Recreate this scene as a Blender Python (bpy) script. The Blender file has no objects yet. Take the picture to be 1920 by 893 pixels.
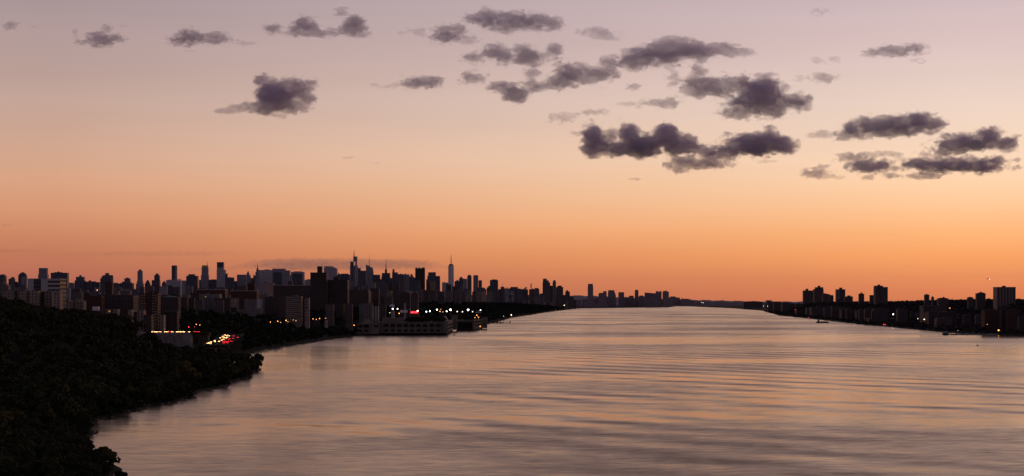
import bpy, bmesh, math, random
import numpy as np
import openvdb
from mathutils import Vector, Matrix

SC = bpy.context.scene
COL = SC.collection
R = math.radians
RND = random.Random(7)

# ------------------------------------------------------------------ survey: metres, camera on a bridge deck 65 m above the river
EYE, FOC, CXP, HOR = 65.0, 3480.0, 960.0, 563.0
ZO = {1: (0, 460, 5.58), 2: (240, 460, 4.465), 3: (480, 460, 4.961), 4: (720, 460, 4.961), 5: (960, 490, 6.377),
      6: (1200, 490, 6.377), 7: (1440, 500, 5.58), 8: (1660, 500, 5.58), 'r': (640, 560, 6.0), 'v': (180, 570, 6.0),
      'm': (430, 500, 7.443), 'n': (100, 520, 7.443), 's': (840, 540, 7.385), 'p': (0, 0, 1.0),
      'a': (0, 0, 2.977), 'b': (640, 0, 2.552), 'c': (1240, 0, 2.413)}


def bx(z, x):
    return ZO[z][0] + x / ZO[z][2]


def by(z, y):
    return ZO[z][1] + y / ZO[z][2]


def wx(z, x, Y):                      # bearing -> easting at range Y
    return (bx(z, x) - CXP) / FOC * Y


def wz(z, y, Y):                      # elevation -> height at range Y
    return EYE + (HOR - by(z, y)) / FOC * Y


def lerp_tab(tab, v):
    return float(np.interp(v, [t[0] for t in tab], [t[1] for t in tab]))


# ------------------------------------------------------------------ object helpers
def tag(o, label=None, cat=None, group=None, kind=None):
    if label: o['label'] = label
    if cat: o['category'] = cat
    if group: o['group'] = group
    if kind: o['kind'] = kind
    return o


def empty(name, loc=(0, 0, 0), rz=0.0):
    o = bpy.data.objects.new(name, None)
    o.empty_display_size = 1.0
    COL.objects.link(o)
    o.location = loc
    o.rotation_euler = (0, 0, rz)
    return o


def copy_tree(o, parent=None):
    c = o.copy()
    COL.objects.link(c)
    c.parent = parent
    for ch in o.children:
        copy_tree(ch, c)
    return c


class MB:
    """collects faces of one mesh"""
    def __init__(self):
        self.v, self.f = [], []

    def quad(self, *p):
        n = len(self.v)
        self.v += [tuple(q) for q in p]
        self.f.append(tuple(range(n, n + len(p))))
        return self

    def poly(self, base, z0, z1, top=None):
        """prism / frustum: base is a counter-clockwise ring of (x, y), top an optional other ring"""
        top = top or base
        n = len(self.v)
        k = len(base)
        self.v += [(x, y, z0) for x, y in base] + [(x, y, z1) for x, y in top]
        for i in range(k):
            j = (i + 1) % k
            self.f.append((n + i, n + j, n + k + j, n + k + i))
        self.f.append(tuple(n + k + i for i in range(k)))
        self.f.append(tuple(n + k - 1 - i for i in range(k)))
        return self

    def box(self, x0, x1, y0, y1, z0, z1):
        return self.poly([(x0, y0), (x1, y0), (x1, y1), (x0, y1)], z0, z1)

    def cyl(self, x, y, r, z0, z1, r2=None, k=10):
        r2 = r if r2 is None else r2
        a = [2 * math.pi * i / k for i in range(k)]
        return self.poly([(x + r * math.cos(t), y + r * math.sin(t)) for t in a], z0, z1,
                         [(x + r2 * math.cos(t), y + r2 * math.sin(t)) for t in a])

    def tube(self, p, q, r0, r1=None, k=6):
        p, q = Vector(p), Vector(q)
        r1 = r0 if r1 is None else r1
        d = (q - p).normalized()
        u = d.orthogonal().normalized()
        w = d.cross(u)
        n = len(self.v)
        for c, r in ((p, r0), (q, r1)):
            for i in range(k):
                t = 2 * math.pi * i / k
                self.v.append(tuple(c + u * (r * math.cos(t)) + w * (r * math.sin(t))))
        for i in range(k):
            j = (i + 1) % k
            self.f.append((n + i, n + j, n + k + j, n + k + i))
        self.f.append(tuple(n + k + i for i in range(k)))
        self.f.append(tuple(n + k - 1 - i for i in range(k)))
        return self

    def ball(self, c, rx, ry=None, rz=None, nu=10, nv=6, half=False):
        ry = rx if ry is None else ry
        rz = rx if rz is None else rz
        n = len(self.v)
        lo = 0.0 if half else -math.pi / 2
        for j in range(nv + 1):
            p = lo + (math.pi / 2 - lo) * j / nv
            for i in range(nu):
                t = 2 * math.pi * i / nu
                self.v.append((c[0] + rx * math.cos(p) * math.cos(t), c[1] + ry * math.cos(p) * math.sin(t), c[2] + rz * math.sin(p)))
        for j in range(nv):
            for i in range(nu):
                k = (i + 1) % nu
                self.f.append((n + j * nu + i, n + j * nu + k, n + (j + 1) * nu + k, n + (j + 1) * nu + i))
        return self

    def build(self, name, mat, parent=None, loc=None, smooth=False):
        me = bpy.data.meshes.new(name)
        me.from_pydata(self.v, [], self.f)
        me.materials.append(mat)
        if smooth:
            me.polygons.foreach_set('use_smooth', [True] * len(me.polygons))
        me.update()
        o = bpy.data.objects.new(name, me)
        COL.objects.link(o)
        if parent: o.parent = parent
        if loc is not None: o.location = loc
        return o


def mesh_np(name, verts, quads, mat, parent=None, loc=None):
    me = bpy.data.meshes.new(name)
    nv, nq = len(verts), len(quads)
    me.vertices.add(nv)
    me.vertices.foreach_set('co', np.asarray(verts, np.float32).ravel())
    me.loops.add(nq * 4)
    me.loops.foreach_set('vertex_index', np.asarray(quads, np.int32).ravel())
    me.polygons.add(nq)
    me.polygons.foreach_set('loop_start', np.arange(nq, dtype=np.int32) * 4)
    me.polygons.foreach_set('loop_total', np.full(nq, 4, np.int32))
    me.update(calc_edges=True)
    me.materials.append(mat)
    o = bpy.data.objects.new(name, me)
    COL.objects.link(o)
    if parent: o.parent = parent
    if loc is not None: o.location = loc
    return o


# ------------------------------------------------------------------ node helpers
class NT:
    def __init__(self, tree):
        self.t = tree
        tree.nodes.clear()

    def n(self, kind, **kw):
        nd = self.t.nodes.new(kind)
        for k, v in kw.items():
            setattr(nd, k, v)
        return nd

    def link(self, a, b):
        self.t.links.new(a, b)

    def put(self, sock, v):
        if v is None: return
        if isinstance(v, bpy.types.NodeSocket): self.link(v, sock)
        else: sock.default_value = v

    def math(self, op, a, b=None, c=None, clamp=False):
        nd = self.n('ShaderNodeMath', operation=op, use_clamp=clamp)
        self.put(nd.inputs[0], a); self.put(nd.inputs[1], b); self.put(nd.inputs[2], c)
        return nd.outputs[0]

    def rng(self, v, a, b, c=0.0, d=1.0, smooth=True):
        nd = self.n('ShaderNodeMapRange', interpolation_type='SMOOTHSTEP' if smooth else 'LINEAR')
        for i, x in enumerate((v, a, b, c, d)):
            self.put(nd.inputs[i], x)
        return nd.outputs[0]

    def mix(self, f, a, b, blend='MIX'):
        nd = self.n('ShaderNodeMix', data_type='RGBA', blend_type=blend)
        self.put(nd.inputs[0], f); self.put(nd.inputs[6], a); self.put(nd.inputs[7], b)
        return nd.outputs[2]

    def noise(self, vec, scale, detail=3.0, rough=0.5, dist=0.0):
        nd = self.n('ShaderNodeTexNoise')
        if vec is not None: self.link(vec, nd.inputs['Vector'])
        nd.inputs['Scale'].default_value = scale
        nd.inputs['Detail'].default_value = detail
        nd.inputs['Roughness'].default_value = rough
        nd.inputs['Distortion'].default_value = dist
        return nd

    def mapping(self, vec, scale=(1, 1, 1), rot=(0, 0, 0), loc=(0, 0, 0)):
        nd = self.n('ShaderNodeMapping')
        self.link(vec, nd.inputs['Vector'])
        nd.inputs['Scale'].default_value = scale
        nd.inputs['Rotation'].default_value = rot
        nd.inputs['Location'].default_value = loc
        return nd.outputs[0]

    def ramp(self, fac, stops):
        nd = self.n('ShaderNodeValToRGB')
        el = nd.color_ramp.elements
        el[0].position, el[0].color = stops[0][0], stops[0][1]
        el[1].position, el[1].color = stops[-1][0], stops[-1][1]
        for p, c in stops[1:-1]:
            e = el.new(p)
            e.color = c
        self.put(nd.inputs[0], fac)
        return nd.outputs[0]


def lin(r, g, b, k=1.0):
    def f(c):
        c /= 255.0
        return (c / 12.92 if c <= 0.04045 else ((c + 0.055) / 1.055) ** 2.4) * k
    return (f(r), f(g), f(b), 1.0)


MATS = {}


def surface(name, col, rough=0.85, spec=0.2, var=0.25, nscale=0.15, metal=0.0):
    """plain matte material with a little mottling and per-object variation"""
    if name in MATS: return MATS[name]
    m = bpy.data.materials.new(name)
    m.use_nodes = True
    t = NT(m.node_tree)
    out = t.n('ShaderNodeOutputMaterial'); p = t.n('ShaderNodeBsdfPrincipled')
    tc = t.n('ShaderNodeTexCoord'); oi = t.n('ShaderNodeObjectInfo')
    nz = t.noise(tc.outputs['Object'], nscale, 4.0, 0.6)
    f = t.math('ADD', t.rng(nz.outputs['Fac'], 0.3, 0.7, 1 - var, 1 + var, False), t.math('MULTIPLY_ADD', oi.outputs['Random'], var, -var / 2))
    c = t.mix(1.0, (*col[:3], 1), f, 'MULTIPLY')
    t.link(c, p.inputs['Base Color'])
    p.inputs['Roughness'].default_value = rough
    p.inputs['Specular IOR Level'].default_value = spec
    p.inputs['Metallic'].default_value = metal
    t.link(p.outputs[0], out.inputs[0])
    MATS[name] = m
    return m


def facade(name, wall, win, su=3.2, sv=3.3, fu=0.45, fv=0.5, var=0.22, lit=0.0, spec=0.3):
    """wall with a grid of windows worked out in metres on whichever side of the building it is seen"""
    if name in MATS: return MATS[name]
    m = bpy.data.materials.new(name)
    m.use_nodes = True
    t = NT(m.node_tree)
    out = t.n('ShaderNodeOutputMaterial'); p = t.n('ShaderNodeBsdfPrincipled')
    tc = t.n('ShaderNodeTexCoord'); oi = t.n('ShaderNodeObjectInfo')
    so = t.n('ShaderNodeSeparateXYZ'); t.link(tc.outputs['Object'], so.inputs[0])
    sn = t.n('ShaderNodeSeparateXYZ'); t.link(tc.outputs['Normal'], sn.inputs[0])
    nx, ny, nzz = (t.math('ABSOLUTE', sn.outputs[i]) for i in range(3))
    u = t.math('ADD', t.math('MULTIPLY', so.outputs[0], ny), t.math('MULTIPLY', so.outputs[1], nx))
    cu = t.math('DIVIDE', u, su); cv = t.math('DIVIDE', so.outputs[2], sv)
    inu = t.math('LESS_THAN', t.math('ABSOLUTE', t.math('SUBTRACT', t.math('FRACT', cu), 0.5)), fu / 2)
    inv = t.math('LESS_THAN', t.math('ABSOLUTE', t.math('SUBTRACT', t.math('FRACT', cv), 0.5)), fv / 2)
    mk = t.math('MULTIPLY', t.math('MULTIPLY', inu, inv), t.math('LESS_THAN', nzz, 0.6))
    nz = t.noise(tc.outputs['Object'], 0.06, 4.0, 0.65)
    f = t.math('ADD', t.rng(nz.outputs['Fac'], 0.3, 0.7, 1 - var, 1 + var, False), t.math('MULTIPLY_ADD', oi.outputs['Random'], 2 * var, -var))
    wc = t.mix(1.0, (*wall[:3], 1), f, 'MULTIPLY')
    cell = t.n('ShaderNodeCombineXYZ')
    t.link(t.math('FLOOR', cu), cell.inputs[0]); t.link(t.math('FLOOR', cv), cell.inputs[1])
    t.link(t.math('MULTIPLY', oi.outputs['Random'], 31.0), cell.inputs[2])
    wn = t.n('ShaderNodeTexWhiteNoise', noise_dimensions='3D'); t.link(cell.outputs[0], wn.inputs['Vector'])
    gc = t.mix(1.0, (*win[:3], 1), t.rng(wn.outputs['Value'], 0, 1, 0.5, 1.6, False), 'MULTIPLY')
    t.link(t.mix(mk, wc, gc), p.inputs['Base Color'])
    t.link(t.rng(mk, 0, 1, 0.85, 0.3, False), p.inputs['Roughness'])
    p.inputs['Specular IOR Level'].default_value = spec
    if lit > 0:
        on = t.math('MULTIPLY', mk, t.math('GREATER_THAN', wn.outputs['Value'], 1 - lit))
        p.inputs['Emission Color'].default_value = lin(255, 176, 96)
        t.link(t.math('MULTIPLY', on, 0.35), p.inputs['Emission Strength'])
    t.link(p.outputs[0], out.inputs[0])
    MATS[name] = m
    return m


def glow(name, col, strength):
    if name in MATS: return MATS[name]
    m = bpy.data.materials.new(name)
    m.use_nodes = True
    t = NT(m.node_tree)
    out = t.n('ShaderNodeOutputMaterial'); e = t.n('ShaderNodeEmission')
    e.inputs[0].default_value = col
    e.inputs[1].default_value = strength
    t.link(e.outputs[0], out.inputs[0])
    MATS[name] = m
    return m


# ------------------------------------------------------------------ camera, renderer
cam = bpy.data.cameras.new('camera')
cam.sensor_width = 36.0
cam.lens = 36.0 * FOC / 1920.0
cam.shift_y = (HOR - 446.5) / 1920.0
cam.clip_start, cam.clip_end = 1.0, 200000.0
co = bpy.data.objects.new('camera', cam)
COL.objects.link(co)
co.location = (0, 0, EYE)
co.rotation_euler = (R(90), 0, 0)
SC.camera = co
SC.view_settings.view_transform = 'Standard'
SC.view_settings.look = 'None'
SC.view_settings.exposure = 0.0
SC.render.engine = 'CYCLES'
SC.cycles.use_denoising = True
SC.cycles.denoising_prefilter = 'ACCURATE'
SC.cycles.max_bounces = 6
SC.cycles.volume_bounces = 3
SC.cycles.sample_clamp_indirect = 4.0
SC.cycles.caustics_reflective = False
SC.cycles.use_adaptive_sampling = True
SC.cycles.adaptive_threshold = 0.01

# ------------------------------------------------------------------ sky: after-sunset gradient, brightest to the west (+X), plus an atmospheric sky
world = bpy.data.worlds.new('World')
SC.world = world
world.use_nodes = True
t = NT(world.node_tree)
tc = t.n('ShaderNodeTexCoord')
sp = t.n('ShaderNodeSeparateXYZ'); t.link(tc.outputs['Generated'], sp.inputs[0])
el = t.math('POWER', t.math('MAXIMUM', sp.outputs[2], 0.0), 0.5)
hl = t.math('SQRT', t.math('ADD', t.math('MULTIPLY', sp.outputs[0], sp.outputs[0]), t.math('MULTIPLY', sp.outputs[1], sp.outputs[1])))
az = t.math('DIVIDE', sp.outputs[0], t.math('MAXIMUM', hl, 0.001))
PY = [545, 520, 480, 440, 400, 350, 300, 200, 100, 0]
LEFT = [(168, 99, 83), (178, 105, 85), (191, 119, 91), (203, 133, 101), (211, 147, 113), (212, 157, 127), (208, 163, 139), (193, 161, 150), (177, 152, 150), (161, 142, 147)]
RIGHT = [(220, 130, 88), (228, 141, 93), (247, 162, 102), (252, 179, 121), (253, 194, 145), (253, 209, 170), (251, 216, 188), (234, 209, 196), (217, 191, 189), (204, 181, 186)]


def sky_stops(cols, hz):
    s = [(0.0, lin(*hz))]
    for y, c in zip(PY, cols):
        s.append((math.sqrt((HOR - y) / FOC), lin(*c)))
    s += [(0.50, lin(156, 132, 134)), (0.66, lin(96, 84, 96)), (1.0, lin(48, 50, 70))]
    return s


ra = t.ramp(el, sky_stops(LEFT, (160, 92, 78)))
rb = t.ramp(el, sky_stops(RIGHT, (212, 124, 84)))
col = t.mix(t.rng(az, -0.24, 0.235, smooth=False), ra, rb)
face = t.math('ADD', t.math('MULTIPLY', sp.outputs[1], 0.87), t.math('MULTIPLY', sp.outputs[0], 0.5))
back = t.ramp(el, [(0.0, lin(112, 92, 102)), (0.35, lin(120, 108, 122)), (0.7, lin(80, 78, 98)), (1.0, lin(56, 58, 78))])
col = t.mix(t.rng(face, -0.45, 0.60), back, col)
haze = t.noise(t.mapping(tc.outputs['Generated'], (2.2, 2.2, 22.0)), 1.6, 3.0, 0.5)
col = t.mix(1.0, col, t.rng(haze.outputs['Fac'], 0.3, 0.7, 0.965, 1.03, False), 'MULTIPLY')
sky = t.n('ShaderNodeTexSky', sky_type='NISHITA')
sky.sun_disc = False
sky.sun_elevation = R(0.8)
sky.sun_rotation = R(62)
col = t.mix(0.02, col, sky.outputs[0], 'ADD')
bg = t.n('ShaderNodeBackground'); bg.inputs[1].default_value = 1.0
t.link(col, bg.inputs[0])
wo = t.n('ShaderNodeOutputWorld'); t.link(bg.outputs[0], wo.inputs[0])
world.cycles.sampling_method = 'MANUAL'
world.cycles.sample_map_resolution = 512

sun = bpy.data.lights.new('sun', 'SUN')
sun.energy = 0.10
sun.angle = R(14)
sun.color = (1.0, 0.62, 0.42)
so_ = bpy.data.objects.new('sun', sun)
COL.objects.link(so_)
so_.rotation_euler = Vector((math.sin(R(62)), math.cos(R(62)), math.tan(R(1.5)))).to_track_quat('Z', 'Y').to_euler()

# ------------------------------------------------------------------ river
m = bpy.data.materials.new('river_water')
m.use_nodes = True
t = NT(m.node_tree)
out = t.n('ShaderNodeOutputMaterial')
geo = t.n('ShaderNodeNewGeometry')
P = geo.outputs['Position']
spx = t.n('ShaderNodeSeparateXYZ'); t.link(P, spx.inputs[0])
X_, Y_ = spx.outputs[0], spx.outputs[1]
# wind patches on the surface, from a few tens of metres up to several hundred
streak = t.noise(t.mapping(P, (1 / 620, 1 / 430, 1), (0, 0, R(14))), 1.0, 5.0, 0.62, 0.5)
patch = t.noise(t.mapping(P, (1 / 300, 1 / 260, 1)), 1.0, 3.0, 0.5)
fine = t.noise(t.mapping(P, (1 / 34, 1 / 12, 1), (0, 0, R(-10))), 1.0, 5.0, 0.6, 0.4)
micro = t.noise(t.mapping(P, (1 / 11, 1 / 4.5, 1), (0, 0, R(-12))), 1.0, 3.0, 0.55, 0.3)
# wakes: long low crests, strongest to the west, dying out near the wooded shore
warp = t.noise(t.mapping(P, (1 / 420, 1 / 380, 1)), 1.0, 2.0, 0.45)
ph = t.math('ADD', t.math('ADD', t.math('MULTIPLY', Y_, 2 * math.pi / 100), t.math('MULTIPLY', X_, 2 * math.pi / 74)),
            t.math('MULTIPLY', warp.outputs['Fac'], 8.0))
ph2 = t.math('ADD', t.math('ADD', t.math('MULTIPLY', Y_, 2 * math.pi / 47), t.math('MULTIPLY', X_, 2 * math.pi / 170)),
             t.math('MULTIPLY', warp.outputs['Fac'], 12.0))
w1 = t.math('SINE', ph)
w2 = t.math('SINE', ph2)
wm = t.math('MULTIPLY', t.rng(X_, -190, 110), t.rng(patch.outputs['Fac'], 0.38, 0.60))
far = t.math('MULTIPLY', t.rng(Y_, 1900, 3400, 1.0, 0.15), t.rng(Y_, 700, 1000, 0.45, 1.0))
wm = t.math('MULTIPLY', wm, far)
sl = t.math('ADD', t.math('MULTIPLY', t.math('MULTIPLY', w1, wm), 0.056), t.math('MULTIPLY', t.math('MULTIPLY', w2, wm), 0.030))
sl = t.math('ADD', sl, t.rng(streak.outputs['Fac'], 0.34, 0.66, -0.016, 0.034))
sl = t.math('ADD', sl, t.math('MULTIPLY', t.rng(fine.outputs['Fac'], 0.3, 0.7, -0.042, 0.042, False), t.math('MULTIPLY', t.rng(wm, 0, 1, 1.0, 0.45, False), t.rng(Y_, 700, 1500, 0.4, 1.0))))
sl = t.math('ADD', sl, t.math('MULTIPLY', t.rng(micro.outputs['Fac'], 0.3, 0.7, -0.030, 0.030, False), t.rng(streak.outputs['Fac'], 0.36, 0.6, 0.45, 1.0)))
calm = t.math('MULTIPLY', t.rng(Y_, 3300, 2300), t.rng(X_, 60, -140))
calm = t.math('MULTIPLY', calm, t.rng(Y_, 1100, 1900))
sl = t.math('ADD', t.math('MULTIPLY', sl, t.rng(calm, 0, 1, 1.0, 0.5, False)), t.math('ADD', t.rng(Y_, 1100, 5200, 0.002, 0.042), t.rng(Y_, 1150, 700, 0.0, 0.022)))
sx = t.rng(t.noise(t.mapping(P, (1 / 40, 1 / 40, 1)), 1.0, 3.0).outputs['Fac'], 0.3, 0.7, -0.02, 0.02, False)
nv = t.n('ShaderNodeCombineXYZ')
t.link(sx, nv.inputs[0]); t.link(t.math('MULTIPLY', sl, -1.0), nv.inputs[1]); nv.inputs[2].default_value = 1.0
nn = t.n('ShaderNodeVectorMath', operation='NORMALIZE'); t.link(nv.outputs[0], nn.inputs[0])
rough = t.math('ADD', t.rng(streak.outputs['Fac'], 0.38, 0.64, 0.15, 0.22), t.rng(calm, 0, 1, 0.0, 0.0, False))
fr = t.n('ShaderNodeFresnel'); fr.inputs[0].default_value = 1.333; t.link(nn.outputs[0], fr.inputs[1])
gl = t.n('ShaderNodeBsdfAnisotropic', distribution='MULTI_GGX')
gl.inputs['Color'].default_value = (0.91, 0.80, 0.68, 1)
t.link(rough, gl.inputs['Roughness']); t.link(nn.outputs[0], gl.inputs['Normal'])
df = t.n('ShaderNodeBsdfDiffuse'); df.inputs[0].default_value = (0.045, 0.026, 0.018, 1)
mx = t.n('ShaderNodeMixShader')
t.link(fr.outputs[0], mx.inputs[0]); t.link(df.outputs[0], mx.inputs[1]); t.link(gl.outputs[0], mx.inputs[2])
t.link(mx.outputs[0], out.inputs[0])
MB().quad((-30000, -3000, 0), (60000, -3000, 0), (60000, 90000, 0), (-30000, 90000, 0)).build('river', m).__setitem__('kind', 'structure')

# ------------------------------------------------------------------ clouds: lumpy hulls filled with a thin scattering medium
def cloud_mat(name, dens, col):
    m = bpy.data.materials.new(name)
    m.use_nodes = True
    m.cycles.homogeneous_volume = True
    t = NT(m.node_tree)
    out = t.n('ShaderNodeOutputMaterial'); v = t.n('ShaderNodeVolumePrincipled')
    v.inputs['Color'].default_value = (*col, 1)
    v.inputs['Density'].default_value = dens
    v.inputs['Anisotropy'].default_value = 0.25
    t.link(v.outputs[0], out.inputs['Volume'])
    return m


CLOUD = cloud_mat('cloud_vapour', 0.0125, (0.955, 0.850, 1.0))
VEIL = cloud_mat('cloud_veil_vapour', 0.0030, (0.97, 0.89, 0.99))
BAND = cloud_mat('cloud_band_vapour', 0.0008, (0.88, 0.93, 0.99))
NR = np.random.RandomState(3)
LAT = NR.rand(32, 32, 32).astype(np.float32)


def vnoise(x, y, z):
    xi, yi, zi = np.floor(x).astype(np.int32), np.floor(y).astype(np.int32), np.floor(z).astype(np.int32)
    fx, fy, fz = x - xi, y - yi, z - zi
    fx = fx * fx * (3 - 2 * fx); fy = fy * fy * (3 - 2 * fy); fz = fz * fz * (3 - 2 * fz)
    o = 0
    for a in (0, 1):
        for b in (0, 1):
            for c in (0, 1):
                o = o + LAT[(xi + a) & 31, (yi + b) & 31, (zi + c) & 31] * ((fx if a else 1 - fx) * (fy if b else 1 - fy) * (fz if c else 1 - fz))
    return o


def make_cloud(z, blobs, label, name='cloud', group=None, dist=None, mat=None, thick=1.0, vox=1.15, amp=0.88):
    """blobs: (x, y, rx, ry[, thinness]) lobes as surveyed; the cloud is laid out in metres at the range its bearing gives at 1500 m altitude"""
    B = []
    for b in blobs:
        x, y, rx, ry = b[:4]
        th = b[4] if len(b) > 4 else 1.0
        s = ZO[z][2]
        B.append((bx(z, x), by(z, y), rx / s, ry / s, th))
    cy = sum(b[1] * b[2] * b[3] for b in B) / sum(b[2] * b[3] for b in B)
    cx = sum(b[0] * b[2] * b[3] for b in B) / sum(b[2] * b[3] for b in B)
    D = dist or (1500 - EYE) * FOC / (HOR - cy)
    pad = 15
    x0, x1 = min(b[0] - b[2] for b in B) - pad, max(b[0] + b[2] for b in B) + pad
    y0, y1 = min(b[1] - b[3] for b in B) - pad, max(b[1] + b[3] for b in B) + pad
    dz = [max(3.0, b[3] * 1.25) * b[4] * thick for b in B]
    w1 = max(dz) + pad
    gx, gy, gw = np.arange(x0, x1, vox, dtype=np.float32), np.arange(y0, y1, vox, dtype=np.float32), np.arange(-w1, w1, vox, dtype=np.float32)
    U, V, W = np.meshgrid(gx, gy, gw, indexing='ij')
    f = np.full(U.shape, -1e3, np.float32)
    am = np.zeros(U.shape, np.float32)
    for i, b in enumerate(B):
        r = np.sqrt(((U - b[0]) / b[2]) ** 2 + ((V - b[1]) / b[3]) ** 2 + ((W - (0.10 * dz[i] * (-1) ** i)) / dz[i]) ** 2)
        k = min(b[2], b[3]) * (0.6 + 0.4 * b[4])
        g = (1 - r) * k
        up = g > f
        am = np.where(up, k, am)
        f = np.maximum(f, g) + 1.1 * np.exp(-((f - g) / 3.5) ** 2)
    near = np.abs(f) < am * 1.4 + 2
    u, v, w, a = U[near], V[near], W[near], np.minimum(am[near], 13.0)
    off = NR.rand(3) * 30
    n = 0
    base = max(5.0, min(15.0, float(np.median([b[3] for b in B])) * 0.9))
    wl, g = base, 0.62
    tot = 0
    for o in range(6):
        n = n + (vnoise(u / (wl * 1.7) + off[0] + o * 7, v / wl + off[1], w / wl + off[2]) - 0.5) * g
        wl *= 0.52
        g *= 0.76
        if wl < 1.3: break
    f[near] = f[near] + n * a * 2 * amp + 0.02
    f[[0, -1], :, :] = -9; f[:, [0, -1], :] = -9; f[:, :, [0, -1]] = -9
    s = D / FOC

    def hull_mesh(field, nm, mt, parent=None):
        grid = openvdb.FloatGrid(9.0)
        grid.copyFromArray(np.ascontiguousarray(-field))
        pts, quads = grid.convertToQuads(0.0)
        if len(quads) == 0: return None
        pu, pv, pw = pts[:, 0] * vox + x0 - cx, pts[:, 1] * vox + y0 - cy, pts[:, 2] * vox
        P = np.stack([pu * s, pw * s, -pv * s], 1)
        q = quads.astype(np.int64)
        vol = np.einsum('ij,ij->i', P[q[:, 0]], np.cross(P[q[:, 1]], P[q[:, 2]])).sum() + np.einsum('ij,ij->i', P[q[:, 0]], np.cross(P[q[:, 2]], P[q[:, 3]])).sum()
        if vol < 0: q = q[:, ::-1]
        return mesh_np(nm, P, q, mt, parent)

    if mat is not None:
        o = hull_mesh(f, name, mat)
    else:
        o = hull_mesh(f, name, CLOUD)
        # a thinner, more torn veil around the body
        wv = np.zeros_like(f)
        wv[near] = (vnoise(u / 9 + off[1], v / 5 + off[2], w / 8 + off[0]) + 0.6 * vnoise(u / 3.6 + off[1], v / 2.4 + off[2], w / 3.2) - 0.8) * np.minimum(a, 9) * 1.1
        fv = f + wv + np.where(near, np.minimum(am, 9) * 0.22, -3)
        fv[[0, -1], :, :] = -9; fv[:, [0, -1], :] = -9; fv[:, :, [0, -1]] = -9
        if o is None: return None
        hull_mesh(fv, 'veil', VEIL, o)
    o.location = ((cx - CXP) * s, D, EYE + (HOR - cy) * s)
    return tag(o, label, 'cloud', group)


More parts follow.
